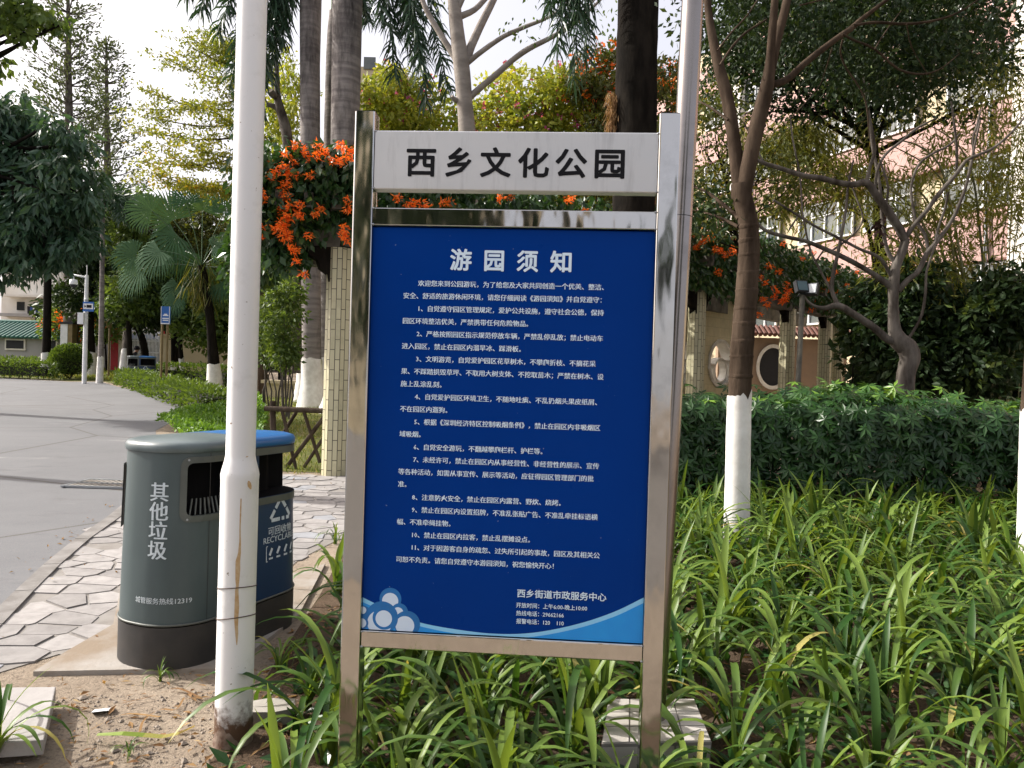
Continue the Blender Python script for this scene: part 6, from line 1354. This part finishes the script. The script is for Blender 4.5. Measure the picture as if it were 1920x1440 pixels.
# white gate between red-panelled piers
dg2 = 37.0; wg = thing('white_gate', 'white barred metal gate between pale piers at the end of the road', 'gate', GD(268, dg2)); mb = MB()
x0_, x1_ = fx(236, 660, dg2).x, fx(304, 660, dg2).x; zb2 = gz(dg2); n = 26
for k in range(n + 1):
    x = x0_ + (x1_ - x0_) * k / n; h = 1.75 + .42 * math.sin(math.pi * k / n); tube(mb, [(x, dg2, zb2), (x, dg2, zb2 + h)], .022, 5)
mb.build('bars', M['whitep'], wg); mb = MB()
for h in (.25, 1.0, 1.55): tube(mb, [(x0_, dg2, zb2 + h), (x1_, dg2, zb2 + h)], .03, 5)
tube(mb, [(x0_ + (x1_ - x0_) * k / 20, dg2, zb2 + 1.75 + .42 * math.sin(math.pi * k / 20)) for k in range(21)], .03, 5); mb.build('rails', M['whitep'], wg)
for px, nm in ((222, 'pale gate pier with red panel left of the white gate'), (316, 'pale gate pier with red panel behind the blue signpost')):
    c = GD(px, dg2 + .3); t = thing('gate_pier', nm, 'gate pier', c); mb = MB(); box(mb, (c.x, c.y, c.z + 1.35), (.62, .6, 2.7)); mb.build('pier', M['white'], t); mb = MB(); box(mb, (c.x - .05, c.y - .32, c.z + 1.1), (.34, .05, 2.0)); mb.build('red_panel', M['red'], t); mb = MB(); box(mb, (c.x, c.y, c.z + 2.77), (.8, .75, .14)); mb.build('cap', M['white'], t)
c = GD(280, 42); t = thing('gate_shelter', 'blue edged pale shelter roof behind the white gate', 'shelter', c); mb = MB(); z_ = fx(275, 632, 42).z; box(mb, (c.x, 42, z_), (3.6, 2, .22)); mb.build('fascia', M['signblue'], t); mb = MB(); box(mb, (c.x, 42.2, z_ + .35), (3.3, 2, .45)); mb.build('roof', M['white'], t); mb = MB()
for k in (-1.6, 1.6): tube(mb, [(c.x + k, 42.6, gz(42)), (c.x + k, 42.6, z_)], .06, 8)
mb.build('post', M['alu'], t)
bw = GD(385, 36); t = thing('yellow_wall', 'low sunlit ochre wall behind the trees right of the gate', 'wall', bw); mb = MB(); box(mb, (bw.x, 36, bw.z + .9), (4.2, .3, 1.8)); mb.build('wall', M['walltile2'] if 'walltile2' in M else M['cream'], t); mb = MB(); box(mb, (bw.x, 36, bw.z + 1.85), (4.4, .4, .1)); mb.build('coping', M['cream'], t)
c = GD(127, 35); t = thing('sign_pillar', 'white pillar with dark cap rising behind the ball shrub', 'pillar', c); zt2 = fx(127, 608, 35).z; mb = MB(); box(mb, (c.x - .1, 35, (zt2 + c.z) / 2), (.32, .4, zt2 - c.z)); mb.build('face', M['whitep'], t); mb = MB(); box(mb, (c.x + .17, 35, (zt2 + c.z) / 2), (.2, .38, zt2 - c.z)); mb.build('side', M['gold'], t); mb = MB(); box(mb, (c.x + .02, 35, zt2 + .05), (.62, .5, .1)); mb.build('cap', M['gasket'], t)
# camera pole
dc = 26.4; cb = GD(158.5, dc); cp_ = thing('camera_pole', 'white pole carrying a dome camera, a blue camera sign and a box', 'camera pole', cb); zt2 = fx(168, 516, dc).z; tx = cb.x
mb = MB(); tube(mb, [cb, (tx, dc, 3.2), (tx, dc, zt2)], [.075, .07, .055], 12); tube(mb, [(tx, dc, zt2), (tx, dc, zt2 + .35)], .012, 5); mb.build('pole', M['whitep'], cp_)
c = fx(141, 533, dc); mb = MB(); tube(mb, [(tx, dc, zt2 - .08), (c.x, dc - .1, zt2 - .02), (c.x, dc - .1, c.z + .14)], .032, 8); mb.build('arm', M['whitep'], cp_)
mb = MB(); lathe(mb, (c.x, dc - .1, c.z), [(.05, .16), (.12, .14), (.13, .02), (.125, -.02)][::-1], 16); dm_ = mb.build('dome_camera', M['whitep'], cp_); mb = MB(); lathe(mb, (c.x, dc - .1, c.z), [(.02, -.13), (.07, -.11), (.10, -.06), (.115, -.022)], 16); mb.build('lens_dome', M['gasket'], dm_)
c = fx(166, 575, dc - .12); mb = MB(); box(mb, c, (.37, .03, .33)); sg = mb.build('camera_sign', M['signblue'], cp_)
mb = MB(); y_ = c.y - .018; box(mb, (c.x, y_, c.z + .01), (.33, .006, .19)); mb.build('white_field', M['whitep'], sg)
mb = MB(); box(mb, (c.x + .03, y_ - .006, c.z + .01), (.17, .004, .10)); mb.add([(c.x - .06, y_ - .007, c.z + .01), (c.x - .13, y_ - .007, c.z - .04), (c.x - .13, y_ - .007, c.z + .06)], [[0, 2, 1]]); mb.build('camera_symbol', M['ink'], sg)
c = fx(153, 597, dc - .1); mb = MB(); box(mb, c, (.20, .16, .39)); mb.build('equipment_box', M['whitep'], cp_); c = fx(160.5, 562, dc - .12); mb = MB(); lathe(mb, c, [(.01, -.05), (.05, -.02), (.05, .02), (.01, .05)], 10); mb.build('round_sensor', M['whitep'], cp_)
# lamp post and blue signpost
c = GD(203.5, 31); t = thing('lamp_post', 'slim bronze park lamp with flat disc shade left of the gate', 'lamp post', c); z_ = fx(205, 605, 31).z; mb = MB(); tube(mb, [c, (c.x, 31, z_)], .04, 8); mb.build('post', M['gold'], t); mb = MB(); lathe(mb, (c.x, 31, z_), [(.04, -.22), (.12, -.18), (.13, 0), (.34, .03), (.30, .07), (.05, .15)], 14); mb.build('lamp_shade', M['gold'], t)
c = GD(308, 20.5); t = thing('blue_signpost', 'tall blue and white notice sign on two bronze posts by the hedge', 'sign', c); z0_, z1_ = fx(310, 608, 20.5).z, fx(310, 575, 20.5).z
for px in (305, 315): b = GD(px - 3, 20.5); mb = MB(); tube(mb, [b, (b.x, 20.5, z0_ + .1)], .032, 8); mb.build('post', M['gold'], t)
xc = fx(309.5, 590, 20.4).x; mb = MB(); box(mb, (xc, 20.44, (z0_ + z1_) / 2), (.235, .05, z1_ - z0_)); sg = mb.build('sign_panel', M['signblue'], t)
mb = MB(); box(mb, (xc, 20.412, z0_ + .015), (.235, .006, .03)); 
for s_ in (-1, 1): box(mb, (xc + s_ * .110, 20.412, (z0_ + z1_) / 2 + .016), (.015, .006, z1_ - z0_ - .034))
for zz, ww in ((.10, .15), (.15, .17), (.23, .14), (.26, .08)): box(mb, (xc + .01, 20.412, z0_ + zz), (ww, .006, .028))
mb.build('white_marks', M['whitep'], sg)

# ------------------------------------------------------------------ two people far back
def body(parent, chain, rad_, m):
    """one skinned surface: chain = list of (point, parent index)"""
    me = bpy.data.meshes.new('figure'); me.from_pydata([c[0] for c in chain], [(i, c[1]) for i, c in enumerate(chain) if c[1] >= 0], []); o = bpy.data.objects.new('figure', me); COL.objects.link(o)
    md = o.modifiers.new('skin', 'SKIN'); sv = me.skin_vertices[0].data
    for i, r in enumerate(rad_): sv[i].radius = (r, r)
    sv[0].use_root = True; o.modifiers.new('sub', 'SUBSURF').levels = 1
    m2 = bpy.data.meshes.new_from_object(o.evaluated_get(bpy.context.evaluated_depsgraph_get())); m2.materials.clear(); m2.materials.append(m); bpy.data.objects.remove(o); bpy.data.meshes.remove(me)
    return m2
def person(label, base, rz, sit, top, legs):
    t = thing('person', label, 'person', base, None, rz); hz_ = .48 if sit else .92
    ch = [((0, 0, hz_), -1), ((0, .02, hz_ + .28), 0), ((0, .03 if not sit else .10, hz_ + .50), 1), ((0, .06 if not sit else .16, hz_ + .60), 2), ((0, .08 if not sit else .20, hz_ + .72), 3), ((0, .08 if not sit else .2, hz_ + .82), 4)]; rd = [.14, .13, .12, .05, .10, .07]
    for s in (-1, 1):
        i = len(ch)
        if sit: ch += [((s * .10, .04, hz_ - .02), 0), ((s * .13, .45, hz_ + .02), i), ((s * .13, .47, .08), i + 1), ((s * .13, .60, .04), i + 2)]
        else: ch += [((s * .10, 0, hz_ - .06), 0), ((s * .11, .02, .48), i), ((s * .11, -.02, .07), i + 1), ((s * .12, .12, .04), i + 2)]
        rd += [.09, .07, .05, .045]
        j = len(ch); y = .10 if sit else .03
        ch += [((s * .19, y, hz_ + .46), 2), ((s * .25, y + .08, hz_ + .2), j), ((s * .20, y + .30, hz_ + .12), j + 1), ((s * .18, y + .38, hz_ + .12), j + 2)]; rd += [.06, .045, .035, .035]
    m2 = body(t, ch, rd, M[top]); m2.materials.append(M[legs]); m2.materials.append(M['skin'])
    for p in m2.polygons: p.material_index = 1 if p.center.z < hz_ - .03 else (2 if p.center.z > hz_ + .60 else 0); p.use_smooth = True
    o = bpy.data.objects.new('body', m2); COL.objects.link(o); o.parent = t; ORG[o.name] = Vector((0, 0, 0))
    mb = MB(); hd_ = ch[4][0]; lathe(mb, (hd_[0], hd_[1] - .015, hd_[2] - .02), [(.118, .0), (.122, .05), (.10, .12), (.04, .155)], 14); mb.build('hair', M['ink'], t, local=True)
person('person in dark clothes sitting hunched before the white gate', GD(246, 31.0), rad(-60), True, 'cloth_d', 'cloth_d')
person('person in blue top and dark trousers standing between the palm trunks', GD(607.5, 26.5), rad(180), False, 'cloth_b', 'cloth_d')
b = GD(246, 31.0); mb = MB(); box(mb, (b.x, b.y, b.z + .36), (.9, .4, .08)); q = thing('park_bench', 'low stone bench under the seated person at the gate', 'bench', b); mb.build('seat', M['conc'], q)
for s in (-1, 1): mb = MB(); box(mb, (b.x + s * .33, b.y, b.z + .16), (.1, .34, .32)); mb.build('leg', M['conc'], q)

# ------------------------------------------------------------------ what the steel mirrors: yellow building and trees behind the photographer
yb = thing('yellow_apartment', 'yellow apartment block mirrored in the polished left board post', 'building', (-9, -24, gz(-24)))
mb = MB(); box(mb, (-9, -27, 5.5), (12, 6, 13)); mb.build('wall', M['cream'], yb)
for i in range(4):
    for j in range(3): mb = MB(); box(mb, (-13.2 + i * 2.8, -23.97, 2.2 + j * 3), (1.3, .1, 1.5)); mb.build('window', M['glass'], yb)
for lb, x, y, h in (('leafy tree mirrored in the left board post', -3.6, -11, 8.5), ('leafy tree mirrored in the right board post', 4.0, -11.5, 8.5)):
    leafy('leafy_tree', lb, 'tree', (x, y, gz(y)), [(Vector((x, y, h * .5)), (2.3, 1.8, h * .34)), (Vector((x + .6, y + .5, h * .8)), (1.7, 1.4, h * .2))], M['dark2'], M['bark_d'], .16, 40, .36, .19, 120, .62)
